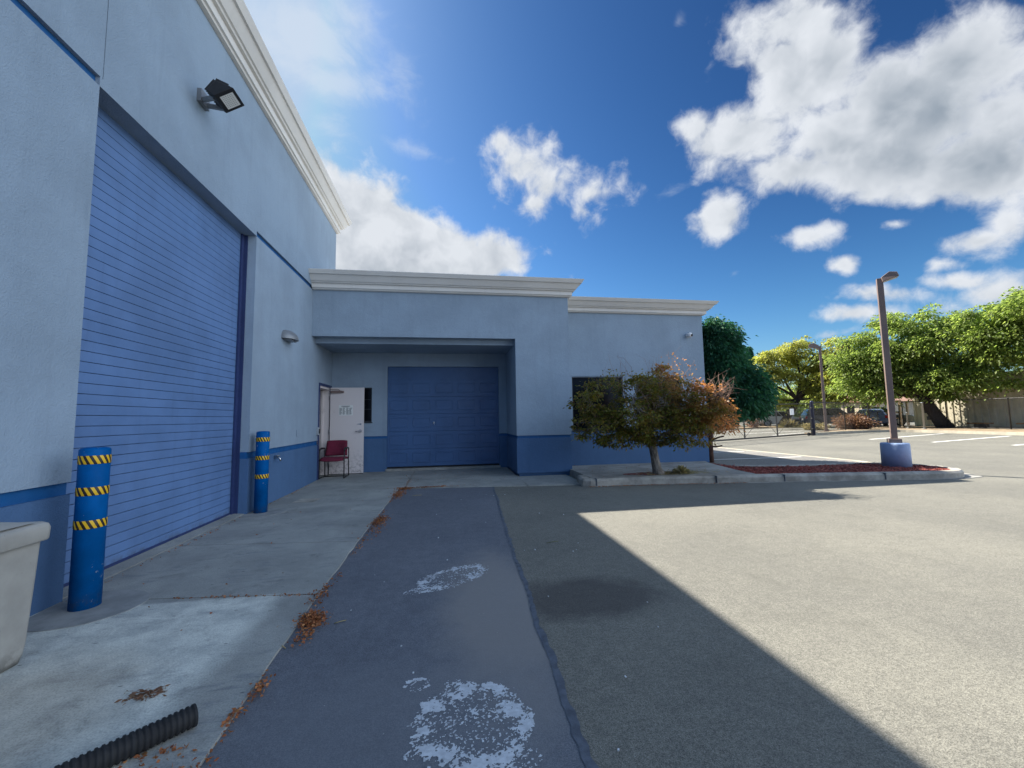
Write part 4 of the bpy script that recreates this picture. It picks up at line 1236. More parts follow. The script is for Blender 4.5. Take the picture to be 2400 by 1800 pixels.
twig((4.95, 6.9, 1.5), (5.28, 6.9, 1.78), .009); twig((5.05, 6.9, 1.55), (5.32, 6.85, 1.60), .007); twig((4.7, 7.6, 2.0), (5.0, 7.6, 2.42), .006); twig((4.45, 7.65, 2.0), (4.47, 7.65, 2.6), .006); twig((4.4, 7.65, 2.0), (4.62, 7.65, 2.5), .005)
mb.build('bare_twigs', M['twig'], mp, fix=False)
# sparse leaves on the shoots
n = 520
xx = rng.uniform(2.9, 4.8, n); P = np.stack([xx, 7.5 + rng.uniform(-.3, .3, n), 1.85 + rng.random(n) ** 2.0 * (.35 + .35 * np.exp(-((xx - 4.45) / .3) ** 2))], 1)
cards('shoot_leaves', M['leaf_maple'], P, rng.normal(size=(n, 3)), rng.uniform(.03, .06, n), rng.uniform(.02, .035, n), mp)

# dark evergreen at the corner of the wing
tree('evergreen_tree', 'dense dark green tree hugging the right corner of the office wing', 'tree', (7.05, 10.2, 0),
     [((7.03, 10.2, -.05), .10), ((7.05, 10.2, .5), .075), ((7.08, 10.2, 1.2), .07), ((7.4, 10.3, 2.0), .06), ((7.6, 10.3, 3.2), .03)],
     [((7.08, 10.2, .62), (7.3, 9.95, .72), .028, .02), ((7.07, 10.2, .45), (7.26, 9.98, .47), .026, .018), ((7.1, 10.2, 1.2), (8.2, 10.3, 1.9), .045, .02), ((7.4, 10.3, 2.0), (7.4, 10.2, 3.3), .04, .015), ((7.1, 10.2, 1.1), (6.95, 9.9, 1.5), .03, .01)],
     [(7.38, 10.25, 3.02, .62, .62, .80), (7.2, 10.15, 2.35, .48, .5, .55), (7.65, 10.3, 2.55, .6, .62, .62), (8.15, 10.3, 1.98, .68, .72, .68), (8.45, 10.35, 1.72, .52, .55, .48), (7.75, 10.1, 1.75, .55, .55, .42), (7.45, 10.15, 1.35, .42, .42, .28), (7.3, 10.2, 3.65, .36, .4, .30), (7.7, 10.25, 3.5, .3, .3, .3), (7.05, 10.0, 1.2, .28, .28, .28), (8.0, 10.3, 3.0, .25, .3, .3)],
     950, 60, .17, 'leaf_dark', .095, 'barkred', shell=.55, droop=.55, to_clusters=30)

# broad light-leaved trees beyond the fence
def big_tree(name, label, base, trunk, lobes, ncl, per, rc, leaf, ls, bark='barkdark', group='trees beyond the fence'):
    sub = []
    for l in lobes:                                  # break each bough into ragged clumps
        for i in range(9):
            d = rng.normal(size=3); d /= np.linalg.norm(d); f = rng.uniform(.45, 1.12)
            k = rng.uniform(.30, .50)
            sub.append((l[0] + d[0] * l[3] * f, l[1] + d[1] * l[4] * f, l[2] + d[2] * l[5] * f, l[3] * k, l[4] * k, l[5] * k * .8))
    top = Vector(trunk[-1][0]); brs = []
    for l in lobes[:9]:
        brs.append((top, (l[0], l[1], l[2]), trunk[-1][1] * .6, trunk[-1][1] * .18))
    return tree(name, label, 'tree', base, trunk, brs, sub, ncl, per, rc, leaf, ls, bark, group, .3, .35, to_clusters=70, flat=.26)
def ring(p, D=0):  # distance helper is baked into the numbers below
    return p
big_tree('locust_tree', 'yellow green tree with leaning trunk behind the black gate', (30.9, 34.0, .1),
         [((30.9, 34.05, 0), .36), ((31.3, 33.7, .9), .30), ((31.8, 33.3, 1.9), .27), ((32.0, 33.1, 2.6), .25)],
         [(30.2, 34.8, 4.4, 1.5, 1.6, 1.4), (31.3, 33.7, 5.8, 1.9, 1.8, 1.6), (32.6, 32.4, 4.9, 2.0, 2.0, 1.6), (33.8, 31.2, 4.4, 1.7, 1.8, 1.5), (31.9, 33.0, 7.2, 1.3, 1.3, 1.1), (34.0, 31.1, 6.6, 1.3, 1.3, 1.1), (33.1, 32.0, 6.6, 1.1, 1.2, .9), (30.9, 34.2, 2.6, 1.3, 1.4, .6), (32.8, 32.2, 2.7, 1.7, 1.7, .55), (29.6, 35.3, 5.0, .8, .9, .7), (34.4, 30.6, 5.6, 1.2, 1.3, 1.1), (35.2, 29.8, 4.2, 1.4, 1.5, 1.3), (29.4, 35.5, 3.6, 1.2, 1.3, 1.2), (34.2, 30.8, 2.8, 1.4, 1.4, .6)],
         620, 64, .50, 'leaf_lime', .19)
big_tree('broad_tree', 'wide bright green tree with dark leaning trunk before the tan wall', (34.2, 23.5, .1),
         [((34.3, 23.4, 0), .48), ((34.05, 23.7, .8), .38), ((33.8, 24.0, 1.7), .34), ((33.6, 24.2, 2.5), .32)],
         [(31.7, 26.6, 4.9, 1.8, 1.9, 1.6), (32.6, 25.5, 6.6, 2.1, 2.0, 1.7), (33.6, 24.3, 7.7, 1.8, 1.8, 1.4), (34.2, 23.3, 5.8, 2.3, 2.2, 1.8), (35.1, 21.8, 5.4, 1.9, 1.9, 1.5), (33.2, 24.8, 4.3, 2.6, 2.5, 1.5), (34.9, 22.4, 3.6, 1.5, 1.6, .7), (31.6, 26.7, 3.4, 1.4, 1.5, .8), (31.2, 27.4, 6.9, .9, 1, .8), (34.7, 22.7, 7.4, 1.0, 1.0, .7), (33.2, 24.6, 2.9, 1.2, 1.2, .5), (31.0, 27.6, 3.3, .9, .9, .6), (34.6, 22.5, 2.9, 1.3, 1.4, .7), (35.0, 21.2, 3.3, 1.2, 1.3, .7), (32.0, 26.2, 2.6, 1.2, 1.2, .7), (33.9, 23.9, 3.4, 1.8, 1.8, .9), (33.6, 24.4, 6.2, 2.0, 2.0, 1.6), (34.7, 21.4, 6.6, 1.6, 1.6, 1.3), (32.2, 26.0, 5.6, 1.8, 1.8, 1.5)],
         1050, 70, .52, 'leaf_green', .19)
big_tree('spreading_tree', 'tall light green tree at the right edge over the tan wall', (36.0, 16.0, .1),
         [((36.0, 16.0, 0), .4), ((35.8, 16.4, 1.5), .32), ((35.6, 17.0, 3.0), .28)],
         [(34.6, 20.2, 6.0, 1.4, 1.5, 1.2), (34.9, 19.2, 7.1, 1.5, 1.5, 1.3), (35.1, 18.0, 5.9, 1.8, 1.8, 1.6), (35.2, 17.3, 7.6, 1.8, 1.8, 1.5), (34.3, 20.9, 5.0, .9, 1.0, .7), (35.0, 18.8, 4.5, 1.4, 1.5, .7), (35.5, 15.8, 6.5, 2, 2, 1.9), (35.2, 17.6, 3.4, 1.1, 1.2, .4), (35.0, 18.3, 8.1, .9, .9, .6)],
         620, 70, .52, 'leaf_green', .19)
big_tree('olive_tree', 'mid green tree between the second lamp post and the wide tree', (40.5, 34.0, .1),
         [((40.5, 34.0, 0), .3), ((40.4, 34.0, 2.0), .25), ((40.2, 34.1, 3.5), .22)],
         [(36.6, 36.0, 5.2, 2.2, 2.2, 1.9), (38.2, 34.6, 6.3, 2.3, 2.3, 1.9), (40.2, 32.8, 5.4, 2.4, 2.4, 2.0), (38.5, 34.3, 3.6, 2.8, 2.8, 1.2), (37.6, 36.6, 4.0, 1.6, 1.6, 1.3), (43.0, 31.6, 5.6, 1.9, 1.9, 1.7)],
         460, 56, .6, 'leaf_olive', .22)
big_tree('shade_tree', 'dark trunked tree beyond the gate left of the parked pale van', (29.6, 38.7, .1),
         [((29.6, 38.7, 0), .52), ((29.5, 38.7, .8), .50), ((29.4, 38.8, 1.9), .46), ((29.2, 39, 3), .4)],
         [(28.0, 40.0, 4.2, 2.2, 2.2, 1.5), (30.0, 38.6, 4.4, 2.0, 2.0, 1.5), (26.0, 41.5, 4.5, 2.3, 2.3, 1.6), (29.3, 39.3, 5.2, 2, 2, 1)],
         330, 30, .5, 'leaf_olive', .3)
t = thing('conifer', (50.9, 61.6, 0), 'narrow dark conifer far off above the yellow green tree', 'tree')
mb = MB(); mb.tube([(50.9, 61.6, 0), (50.9, 61.6, 12.0)], [.3, .05], 7); mb.build('trunk', M['barkdark'], t, fix=False)
n = 5000; h = rng.random(n); a = rng.random(n) * 2 * math.pi; lay = .6 + .4 * np.abs(np.sin(h * 40)); rr = (1 - h) * 2.3 * np.sqrt(rng.random(n)) * lay
P = np.stack([50.9 + rr * np.cos(a), 61.6 + rr * np.sin(a), 3.2 + h * 9.6 - rr * .25], 1); D = np.stack([np.cos(a), np.sin(a), -.2 + 0 * a], 1)
cards('crown', M['leaf_dark'], P, D, rng.uniform(.3, .6, n), rng.uniform(.1, .22, n), t)

# far woods closing the horizon
P, D, _ = crown_points([(x, y + rng.uniform(-4, 4), rng.uniform(1.6, 2.8), 5.5, 4, rng.uniform(3.0, 5.2)) for x, y in [(12 + i * 5.2, 74 - i * .9) for i in range(18)]] + [(x, y, 1.5, 4, 4, 3.0) for x, y in [(78, 56 - 6 * i) for i in range(9)]], 2200, 18, 1.0, .3)
n = len(P)
stuff(cards('far_woods', M['leaf_olive'], P, D, rng.uniform(.5, 1.0, n), rng.uniform(.35, .6, n)), 'far belt of trees and shrubs closing the view beyond the street', 'woods')

# bushes
def bush(name, label, c, rad, ncl, per, rc, leaf, ls, droop=.2):
    t = thing(name, (c[0], c[1], .1), label, 'bush')
    mb = MB()
    for i in range(14):
        q = Vector((c[0] + rng.uniform(-.6, .6) * rad[0], c[1] + rng.uniform(-.6, .6) * rad[1], .1 + rng.uniform(.5, 1.3) * rad[2]))
        l = limb((c[0] + rng.uniform(-.15, .15), c[1] + rng.uniform(-.15, .15), .08), q, .15, 5); mb.tube(l, taper(.03, .008, 5), 5)
    mb.build('stems', M['twig'], t, fix=False)
    P, D, _ = crown_points([(c[0], c[1], c[2] + rad[2] * .75, *rad), (c[0] + .3 * rad[0], c[1] - .3 * rad[1], c[2] + rad[2] * .45, rad[0] * .9, rad[1] * .9, rad[2] * .5)], ncl, per, rc, .3)
    P[:, 2] = np.maximum(P[:, 2], .1)
    n = len(P); cards('foliage', M[leaf], P, D, rng.uniform(ls * .6, ls * 1.3, n), rng.uniform(ls * .3, ls * .6, n), t, droop)
    return t
bush('dry_bush', 'dry reddish brown bush beside the fence behind the lamp post', (28.3, 24.9, .1), (1.02, .9, .66), 150, 26, .2, 'leaf_dry', .17)
bush('low_shrub', 'low tangled grey green shrub beside the second lamp post', (27.6, 27.2, .1), (.9, .8, .22), 90, 24, .16, 'leaf_straw', .15)
bush('low_shrub', 'small pinkish dry shrub right of the pale van rear', (27.2, 33.1, .1), (.55, .5, .6), 50, 22, .16, 'leaf_dry', .13)
def spiky(name, label, x, y, z, r, n, m_):
    t = thing(name, (x, y, z), label, 'plant')
    a = rng.random(n) * 2 * math.pi; e = rng.uniform(.25, 1.45, n)
    D = np.stack([np.cos(a) * np.cos(e), np.sin(a) * np.cos(e), np.sin(e)], 1)
    P = np.tile(np.array([[x, y, z]]), (n, 1)) + D * .05
    cards('blades', M[m_], P, D, rng.uniform(r * .7, r * 1.15, n), rng.uniform(.04, .08, n), t, .22)
    return t
spiky('yucca', 'spiky straw green yucca clump in front of the dark car', 27.6, 29.6, .1, .95, 200, 'leaf_straw')
spiky('dry_grass_tuft', 'dry straw grass tuft at the foot of the maple trunk', 4.62, 7.62, .13, .17, 60, 'leaf_straw')
n = 900
P = np.stack([rng.normal(4.5, .33, n), np.clip(rng.normal(7.66, .12, n), 7.52, 8.2), rng.uniform(.142, .16, n)], 1)
stuff(cards('dry_grass_litter', M['leaf_straw'], P, rng.normal(size=(n, 3)) * [1, 1, .12], rng.uniform(.05, .16, n), rng.uniform(.004, .008, n), droop=0), 'dry grass stalks strewn around the maple trunk', 'grass')
# mulch pocket round the maple
mb, _i = bumpy([(4.12 + .62 * math.cos(a) * (1 + .2 * math.sin(3 * a)), 7.74 + .2 * math.sin(a)) for a in np.linspace(0, 2 * math.pi, 24)[:-1]], .142, .010, .035, 9)
stuff(mb.build('tree_pit_mulch', M['mulch'], fix=False), 'small pocket of bark mulch round the maple trunk', 'mulch')

# ================================================================== FENCES AND GATE
def mesh_panel(mb, a, b, z0, z1, sp=.075, w_=.0042):
    a, b = Vector((*a, 0)), Vector((*b, 0)); d = b - a; L_ = d.length; t = d / L_; hgt = z1 - z0
    nn = Vector((-t.y, t.x, 0)) * .002
    k = -int(hgt / sp) - 1
    while k * sp < L_:
        for s_ in (1, -1):
            x0 = k * sp; u0, u1 = max(0, x0), min(L_, x0 + hgt)
            if u1 > u0:
                zz0 = z0 + (u0 - x0); zz1 = z0 + (u1 - x0)
                if s_ < 0: zz0, zz1 = z0 + z1 - zz0, z0 + z1 - zz1
                p, q = a + t * u0, a + t * u1
                p = Vector((p.x, p.y, zz0)) + nn * s_; q = Vector((q.x, q.y, zz1)) + nn * s_
                dd = (q - p).normalized(); up = Vector((-t.y, t.x, 0)); sd = dd.cross(up) * w_ / 2; u2 = up * w_ / 2
                mb.add([p + sd, p + u2, p - sd, q + sd, q + u2, q - sd], [(0, 1, 4, 3), (1, 2, 5, 4), (2, 0, 3, 5)])
        k += 1
def fence_run(name, label, posts, z, h, rails=(1.0,), pr=.032, mesh=True, group=None, bottom=True):
    t = thing(name, (posts[0][0], posts[0][1], z), label, 'fence', group)
    for (x, y) in posts:
        mb = MB(); mb.lathe((x, y, z - .05), [(pr, 0), (pr, h + .06), (pr * 1.2, h + .07), (0, h + .11)], 8); mb.build('post', M['fence'], t)
    for f in list(rails) + ([None] if bottom else []):
        mb = MB()
        zz = z + (h * f if f else .07)
        mb.tube([(x, y, zz) for x, y in posts], .024 if f else .016, 6); mb.build('rail', M['fence'], t)
    if mesh:
        mb = MB()
        for i in range(len(posts) - 1):
            mesh_panel(mb, posts[i], posts[i + 1], z + .06, z + h)
        mb.build('chain_mesh', M['wire'], t, fix=False)
    return t
# sliding gate
gA, gB = Vector((9.7, 16.15, 0)), Vector((20.75, 20.66, 0))
gt = thing('sliding_gate', (gA.x, gA.y, 0), 'long black chain link sliding gate across the driveway', 'gate')
td = (gB - gA).normalized(); GL = (gB - gA).length
mb = MB(); mb.bar(gA + Vector((0, 0, .10)), gB + Vector((0, 0, .10)), .06, .07); mb.build('frame_rail', M['fence'], gt); mb = MB(); mb.bar(gA + Vector((0, 0, 1.70)), gB + Vector((0, 0, 1.84)), .05, .05); mb.build('frame_rail', M['fence'], gt)
for s_ in (0.0, 2.45, 5.05, 8.15, GL):
    p = gA + td * s_
    mb = MB(); mb.bar(p + Vector((0, 0, .13)), p + Vector((0, 0, 1.68 + .14 * s_ / GL)), .05, .05, up=td); mb.build('upright', M['fence'], gt)
mb = MB()
for s0, s1 in ((2.45, .3), (2.45, 4.6), (5.05, 3.1), (5.05, 7.6), (8.15, 6.0), (8.15, 10.8)):
    mb.tube([gA + td * s0 + Vector((0, 0, .16)), gA + td * s1 + Vector((0, 0, 1.65))], .009, 5)
mb.build('truss_rods', M['fence'], gt)
mb = MB(); mesh_panel(mb, (gA.x, gA.y), (gB.x, gB.y), .14, 1.66); mb.build('chain_mesh', M['wire'], gt, fix=False)
mb = MB(); mb.lathe(gB + Vector((-.35, -.14, .10)) - Vector((0, 0.04, 0)), [(0, 0), (.09, 0), (.09, .06), (0, .06)], 16, True, (0, 1, 0)); mb.build('gate_wheel', M['rubber'], gt)
sg = thing('blank_sign', (18.9, 19.75, 1.3), 'small pale rectangular sign hung on the black gate', 'sign')
p = gA + td * 9.75
mb = MB(); nrm = Vector((td.y, -td.x, 0)); mb.obox(p + nrm * .04 + Vector((0, 0, 1.38)), td, nrm, (0, 0, 1), .42, .012, .34); mb.build('board', M['white'], sg)
for a in (-.15, .15):
    mb = MB(); mb.bar(p + td * a + Vector((0, 0, 1.5)), p + td * a + nrm * .05 + Vector((0, 0, 1.5)), .012, .012); mb.build('tie', M['wire'], sg)
for (x, y, lab) in ((20.95, 20.72, 'taller navy steel gate post at the end of the sliding gate'), (21.25, 20.95, 'slimmer navy steel post just right of the gate post')):
    g = thing('gate_post', (x, y, 0), lab, 'post')
    mb = MB(); r = .085 if x < 21 else .05; mb.lathe((x, y, -.02), [(r, 0), (r, 1.95), (r * 1.05, 1.96), (r * .6, 2.02), (0, 2.03)], 14); mb.build('post', M['gatepost'], g)
    for zz in (.35, .95, 1.55):
        mb = MB(); mb.lathe((x, y, zz), [(r, 0), (r + .014, 0), (r + .014, .06), (r, .06)], 14); mb.build('clamp', M['black'], g)
fence_run('chain_link_fence', 'black chain link fence running from the gate post to the dry bush', [(21.3, 21.0), (26.5, 23.75), (30.4, 25.4)], .1, 1.84)
fence_run('chain_link_fence', 'lower black chain link fence between the dry bush and the utility posts', [(30.5, 25.45), (32.03, 26.1), (33.3, 25.6)], .1, 1.2)
fence_run('chain_link_fence', 'black chain link fence in front of the tan wall', [(33.5, 25.5), (33.65, 22.9), (33.71, 19.77), (33.75, 16.2), (33.8, 12.5), (33.8, 8.5)], .1, 1.9)
fence_run('chain_link_fence', 'dark fence along the far side of the second lot', [(20.0, 31.4), (24.2, 33.2), (28.2, 35.0), (31.0, 36.0), (36.5, 36.6)], .05, 1.25)

# tan clad wall
tw = thing('tan_wall', (36.8, 14, 0), 'high tan corrugated metal wall behind the trees at the right', 'wall')
mb = MB(); vs = []; y = 27.2; i = 0; x0 = 36.8
ys_ = []
while y > -6:
    ys_ += [(y, 0.0), (y - .16, 0.0), (y - .20, .06), (y - .36, .06)]; y -= .40
for (yy, o) in ys_:
    vs += [(x0 + o, yy, .18), (x0 + o, yy, 3.75)]
n = len(ys_)
mb.add(vs, [(2 * i, 2 * i + 1, 2 * i + 3, 2 * i + 2) for i in range(n - 1)])
mb.build('cladding', M['tan'], tw)
mb = MB(); mb.box((x0 - .03, -6, .05), (x0 + .2, 27.2, .18)); mb.build('footing', M['walk'], tw)
mb = MB(); mb.box((x0 - .02, -6, 3.752), (x0 + 8, 27.2, 3.85)); mb.box((x0 + .08, 27.0, .181), (x0 + 8, 27.2, 3.75)); mb.build('cap', M['tan'], tw)
# second tan shed piece left of the trunk
# low benches at its foot
def bench(x, y, label):
    t = thing('low_bench', (x, y, .12), label, 'bench', 'low benches by the tan wall')
    mb = MB(); mb.box((x - .17, y - .62, .36), (x + .17, y + .62, .46)); mb.build('plank', M['orange'], t, bevel=.01)
    mb = MB(); mb.box((x - .12, y - .42, .12), (x + .12, y + .26, .358)); mb.build('foot', M['black'], t)
bench(35.9, 22.6, 'low orange brown bench near the leaning trunk at the tan wall')
bench(35.9, 20.1, 'low orange brown bench at the right edge by the tan wall')
# utility posts with meter boxes
for (x, y, h, r, lab) in ((31.3, 22.6, 1.75, .055, 'grey steel service post left of the dark leaning trunk'), (31.8, 23.95, 1.1, .045, 'short grey steel post beside the tan wall corner')):
    t = thing('service_post', (x, y, .12), lab, 'post'); mb = MB(); mb.lathe((x, y, .1), [(r, 0), (r, h), (r * 1.3, h), (r * 1.3, h + .03), (0, h + .05)], 12); mb.build('pipe', M['galv'], t)
    mb = MB(); mb.lathe((x, y, .1), [(r * 2.2, 0), (r * 2.2, .05), (r, .06)], 12); mb.build('footing', M['walk'], t)
t = thing('meter_box', (36.75, 26.3, 1.0), 'small black meter box on the tan wall near its left corner', 'box')
mb = MB(); mb.box((36.62, 25.95, 1.15), (36.79, 26.35, 1.75)); mb.build('case', M['black'], t, bevel=.02)
mb = MB(); mb.box((36.68, 26.05, .62), (36.79, 26.25, .9)); mb.build('junction_box', M['black'], t)

# utility pole with wires, far beyond
t = thing('utility_pole', (60.0, 53.0, 0), 'distant wooden utility pole with cross arm above the trees', 'utility pole')
mb = MB(); mb.tube([(60, 53, 0), (60, 53, 11.2)], [.17, .12], 10); mb.build('pole', M['barkdark'], t)
mb = MB(); mb.bar((59.2, 53.9, 10.6), (60.8, 52.1, 10.6), .1, .12); mb.build('cross_arm', M['barkdark'], t)
mb = MB(); mb.lathe((60.1, 52.6, 8.3), [(0, 0), (.28, 0), (.28, .9), (.2, 1.0), (0, 1.0)], 14); mb.build('transformer', M['galv'], t)
for o, lab in ((0, 'uppermost thin overhead wire above the far trees'), (-.75, 'lower thin overhead wire above the far trees')):
    mb = MB(); pts = []
    for i in range(25):
        u = i / 24; pts.append((50.0 - 30 + 60 * u, 62.2 + 26 - 52 * u, 11.9 - .9 * (i / 24) + o - .8 * math.sin(math.pi * ((u * 2) % 1))))
    mb.tube(pts, .022, 4); w_ = mb.build('overhead_wire', M['black'], fix=False); tag(w_, lab, 'wire')

# far house with tiled roof
t = thing('far_house', (54, 42, 0), 'far beige house with terracotta roof seen between the trees', 'house')
mb = MB(); mb.box((52, 42.5, 0), (60, 47, 2.7)); mb.build('wall', M['beige'], t)
mb = MB(); mb.prism([(42.1, 2.6), (47.4, 2.6), (44.7, 3.9)], 'x', 51.5, 60.5); mb.build('roof', M['terracotta'], t)
for y in (43.2, 45.2):
    mb = MB(); mb.box((51.97, y, 1.0), (52.02, y + 1.0, 2.1)); mb.build('window', M['glass'], t)
t = thing('timber_frame', (39.5, 31.5, 0), 'pale timber carport frame behind the dry bush', 'carport')
for (x, y) in ((38.9, 32.3), (40.2, 30.8), (41.4, 33.6), (42.6, 32.0)):
    mb = MB(); mb.box((x - .07, y - .07, 0), (x + .07, y + .07, 2.2)); mb.build('post', M['timber'], t)
for zz in (2.26, 1.2, .7):
    mb = MB(); mb.bar((38.8, 32.4, zz), (40.3, 30.7, zz), .08, .11); mb.build('beam', M['timber'], t)

# ================================================================== CARS
def carpaint(name, c):
    m, t, b, co, o = mat(name); setc(t, b, c, .3, .15); b.inputs['Coat Weight'].default_value = .8; b.inputs['Coat Roughness'].default_value = .06; return m
M['car_white'] = carpaint('car_paint_white', (.78, .80, .80)); M['car_navy'] = carpaint('car_paint_navy', (.035, .045, .065)); M['car_green'] = carpaint('car_paint_dark_green', (.03, .055, .055)); M['car_blue'] = carpaint('car_paint_blue_grey', (.12, .16, .26))
M['redlens'] = paint('red_lens', (.45, .012, .012), .2)
M['carglass'] = paint('car_glass', (.02, .024, .028), .05, 0, spec=.8)
def car(loc, heading, prof, cab, L_, W_, bodym, label, wheel_r=.34, axles=(.17, .80), tail=(.75, 1.0)):
    """prof: (x, z) outline of the lower body, cab: outline of the glasshouse; rear at x = 0"""
    t = thing('parked_car', loc, label, 'car', 'cars parked beyond the gate')
    ch_, sh_ = math.cos(heading), math.sin(heading); ox, oy, oz = loc
    def tr(x, y, z): return (ox + x * ch_ - y * sh_, oy + x * sh_ + y * ch_, oz + z)
    def loft(prof, secs, name, m_, parent, smooth=False):
        mb = MB(); n = len(prof); cz = sum(p[1] for p in prof) / n; cx_ = sum(p[0] for p in prof) / n
        vs = []
        for (y, k) in secs:
            for (x, z) in prof:
                vs.append(tr(cx_ + (x - cx_) * k, y, cz + (z - cz) * (k if z > cz else 1 - (1 - k) * .4)))
        fs = [(i * n + j, i * n + (j + 1) % n, (i + 1) * n + (j + 1) % n, (i + 1) * n + j) for i in range(len(secs) - 1) for j in range(n)]
        fs += [tuple(range(n)), tuple(reversed(range((len(secs) - 1) * n, len(secs) * n)))]
        mb.add(vs, fs); return mb.build(name, m_, parent, bevel=.03)
    h = W_ / 2
    bd = loft(prof, [(-h, .955), (-h + .06, .99), (-h + .25, 1), (h - .25, 1), (h - .06, .99), (h, .955)], 'body', M[bodym], t)
    cz0 = min(z for x, z in cab); cz1 = max(z for x, z in cab)
    mb = MB(); n = len(cab); vs = []
    for y, s_ in ((-1, -1), (1, 1)):
        for (x, z) in cab:
            vs.append(tr(x, s_ * (h - .07 - .20 * (z - cz0) / (cz1 - cz0)), z))
    mb.add(vs, [tuple(range(n)), tuple(reversed(range(n, 2 * n)))] + [(i, n + i, n + (i + 1) % n, (i + 1) % n) for i in range(n)])
    mb.build('cabin', M[bodym], t, bevel=.04)
    # glass set a few mm proud of the cabin
    mb = MB(); cxm = sum(x for x, z in cab) / n
    lo_ = [p for p in cab if p[1] < cz0 + .01]; xs_ = [x for x, z in cab]; x0, x1 = min(xs_), max(xs_)
    tp = [p for p in cab if p[1] > cz1 - .08]; t0, t1 = min(p[0] for p in tp), max(p[0] for p in tp)
    zA, zB = cz0 + .06, cz1 - .09; f = (zB - cz0) / (cz1 - cz0); fa = .06 / (cz1 - cz0)
    segs = [.04, .36, .66, .97]
    for s_ in (-1, 1):
        for a, b in zip(segs[:-1], segs[1:]):
            q = []
            for (u, z, ff) in ((a + .015, zA, fa), (b - .015, zA, fa), (b - .015, zB, f), (a + .015, zB, f)):
                xa = x0 + (t0 - x0) * ff; xb_ = x1 + (t1 - x1) * ff
                q.append(tr(xa + (xb_ - xa) * u, s_ * (h - .07 - .20 * ff + .008), z))
            mb.add(q, [(0, 1, 2, 3)])
    for (e0, e1, sg_) in ((x0, t0, -1), (x1, t1, 1)):
        q = []
        for (ff, s_) in ((fa, -1), (fa, 1), (f, 1), (f, -1)):
            q.append(tr(e0 + (e1 - e0) * ff + sg_ * .012, s_ * (h - .20 - .20 * ff), cz0 + ff * (cz1 - cz0)))
        mb.add(q, [(0, 1, 2, 3)])
    mb.build('windows', M['carglass'], t, fix=False)
    for ax_ in axles:
        for s_ in (-1, 1):
            x = L_ * ax_
            c = Vector(tr(x, s_ * (h - .19), wheel_r)); axv = Vector((-sh_ * s_, ch_ * s_, 0))
            mb = MB(); mb.lathe(c, [(0, 0), (wheel_r * .98, 0), (wheel_r, .03), (wheel_r, .18), (wheel_r * .93, .21), (wheel_r * .66, .212), (0, .205)], 22, True, axv); wo_ = mb.build('wheel', M['rubber'], t)
            mb = MB(); mb.lathe(c, [(wheel_r * .66, .213), (wheel_r * .60, .222), (wheel_r * .2, .215), (0, .22)], 22, True, axv)
            for k in range(5):
                a = 2 * math.pi * k / 5
                ax2 = axv.orthogonal().normalized(); ay2 = axv.cross(ax2); d_ = ax2 * math.cos(a) + ay2 * math.sin(a)
                mb.bar(c + axv * .224 + d_ * wheel_r * .1, c + axv * .224 + d_ * wheel_r * .6, .05, .02, up=axv)
            mb.build('rim', M['galv'], wo_)
            mb = MB(); pts = [Vector(tr(x, s_ * (h + .002), wheel_r)) + Vector((ch_ * math.cos(a), sh_ * math.cos(a), math.sin(a))) * (wheel_r + .05) for a in np.linspace(-.15, math.pi + .15, 16)]
            mb.tube(pts, .028, 5); mb.build('wheel_arch', M['rubber'], t, fix=False)
    for s_ in (-1, 1):
        mb = MB(); y0_, y1_ = sorted((s_ * (h - .24), s_ * (h - .005)))
        vs = [tr(x, y, z) for z in tail for (x, y) in ((-.02, y0_), (.16 if abs(y0_) > abs(y1_) else -.02, y0_ if abs(y0_) > abs(y1_) else y1_))]
        mb.add([tr(-.015, y0_, tail[0]), tr(-.015, y1_, tail[0]), tr(.22, y1_, tail[0]), tr(.22, y0_, tail[0]), tr(.03, y0_, tail[1]), tr(.03, y1_, tail[1]), tr(.22, y1_, tail[1]), tr(.22, y0_, tail[1])],
               [(0, 3, 2, 1), (4, 5, 6, 7), (0, 1, 5, 4), (1, 2, 6, 5), (2, 3, 7, 6), (3, 0, 4, 7)])
        mb.build('tail_light', M['redlens'], t)
    mb = MB(); b0 = tr(-.05, 0, .48); mb.obox(b0, (ch_, sh_, 0), (-sh_, ch_, 0), (0, 0, 1), .12, W_ * .93, .16); mb.build('bumper', M[bodym], t, bevel=.02)
    mb = MB(); mb.obox(tr(-.02, 0, .72), (ch_, sh_, 0), (-sh_, ch_, 0), (0, 0, 1), .02, .36, .16); mb.build('number_plate', M['white'], t)
    return t
hatch = [(0, .32), (.02, .62), (.05, .95), (.25, 1.0), (2.9, .98), (3.75, .86), (4.0, .68), (4.02, .32), (3.7, .24), (.3, .24)]
hcab = [(.10, .98), (.45, 1.52), (.9, 1.57), (2.2, 1.54), (3.05, .97)]
suv = [(0, .38), (.0, .75), (.04, 1.02), (.3, 1.06), (3.3, 1.03), (4.4, .95), (4.62, .78), (4.65, .38), (4.3, .28), (.3, .28)]
scab = [(.06, 1.04), (.40, 1.66), (.9, 1.73), (2.7, 1.69), (3.5, 1.02)]
truck = [(0, .42), (.0, .98), (.1, 1.06), (2.0, 1.06), (3.9, 1.05), (5.2, .98), (5.4, .8), (5.4, .42), (5.0, .32), (.3, .32)]
tcab = [(2.05, 1.05), (2.2, 1.72), (2.6, 1.77), (3.3, 1.74), (4.1, 1.04)]
hdg = math.atan2(-2.86, 3.1)
car((30.9, 36.95, .0), hdg + .30, hatch, hcab, 4.02, 1.7, 'car_white', 'white compact van with red tail light parked behind the leaning trunk')
car((33.2, 33.9, .0), hdg + .25, suv, scab, 4.65, 1.86, 'car_navy', 'dark navy estate car parked behind the yucca and gate post', .37)
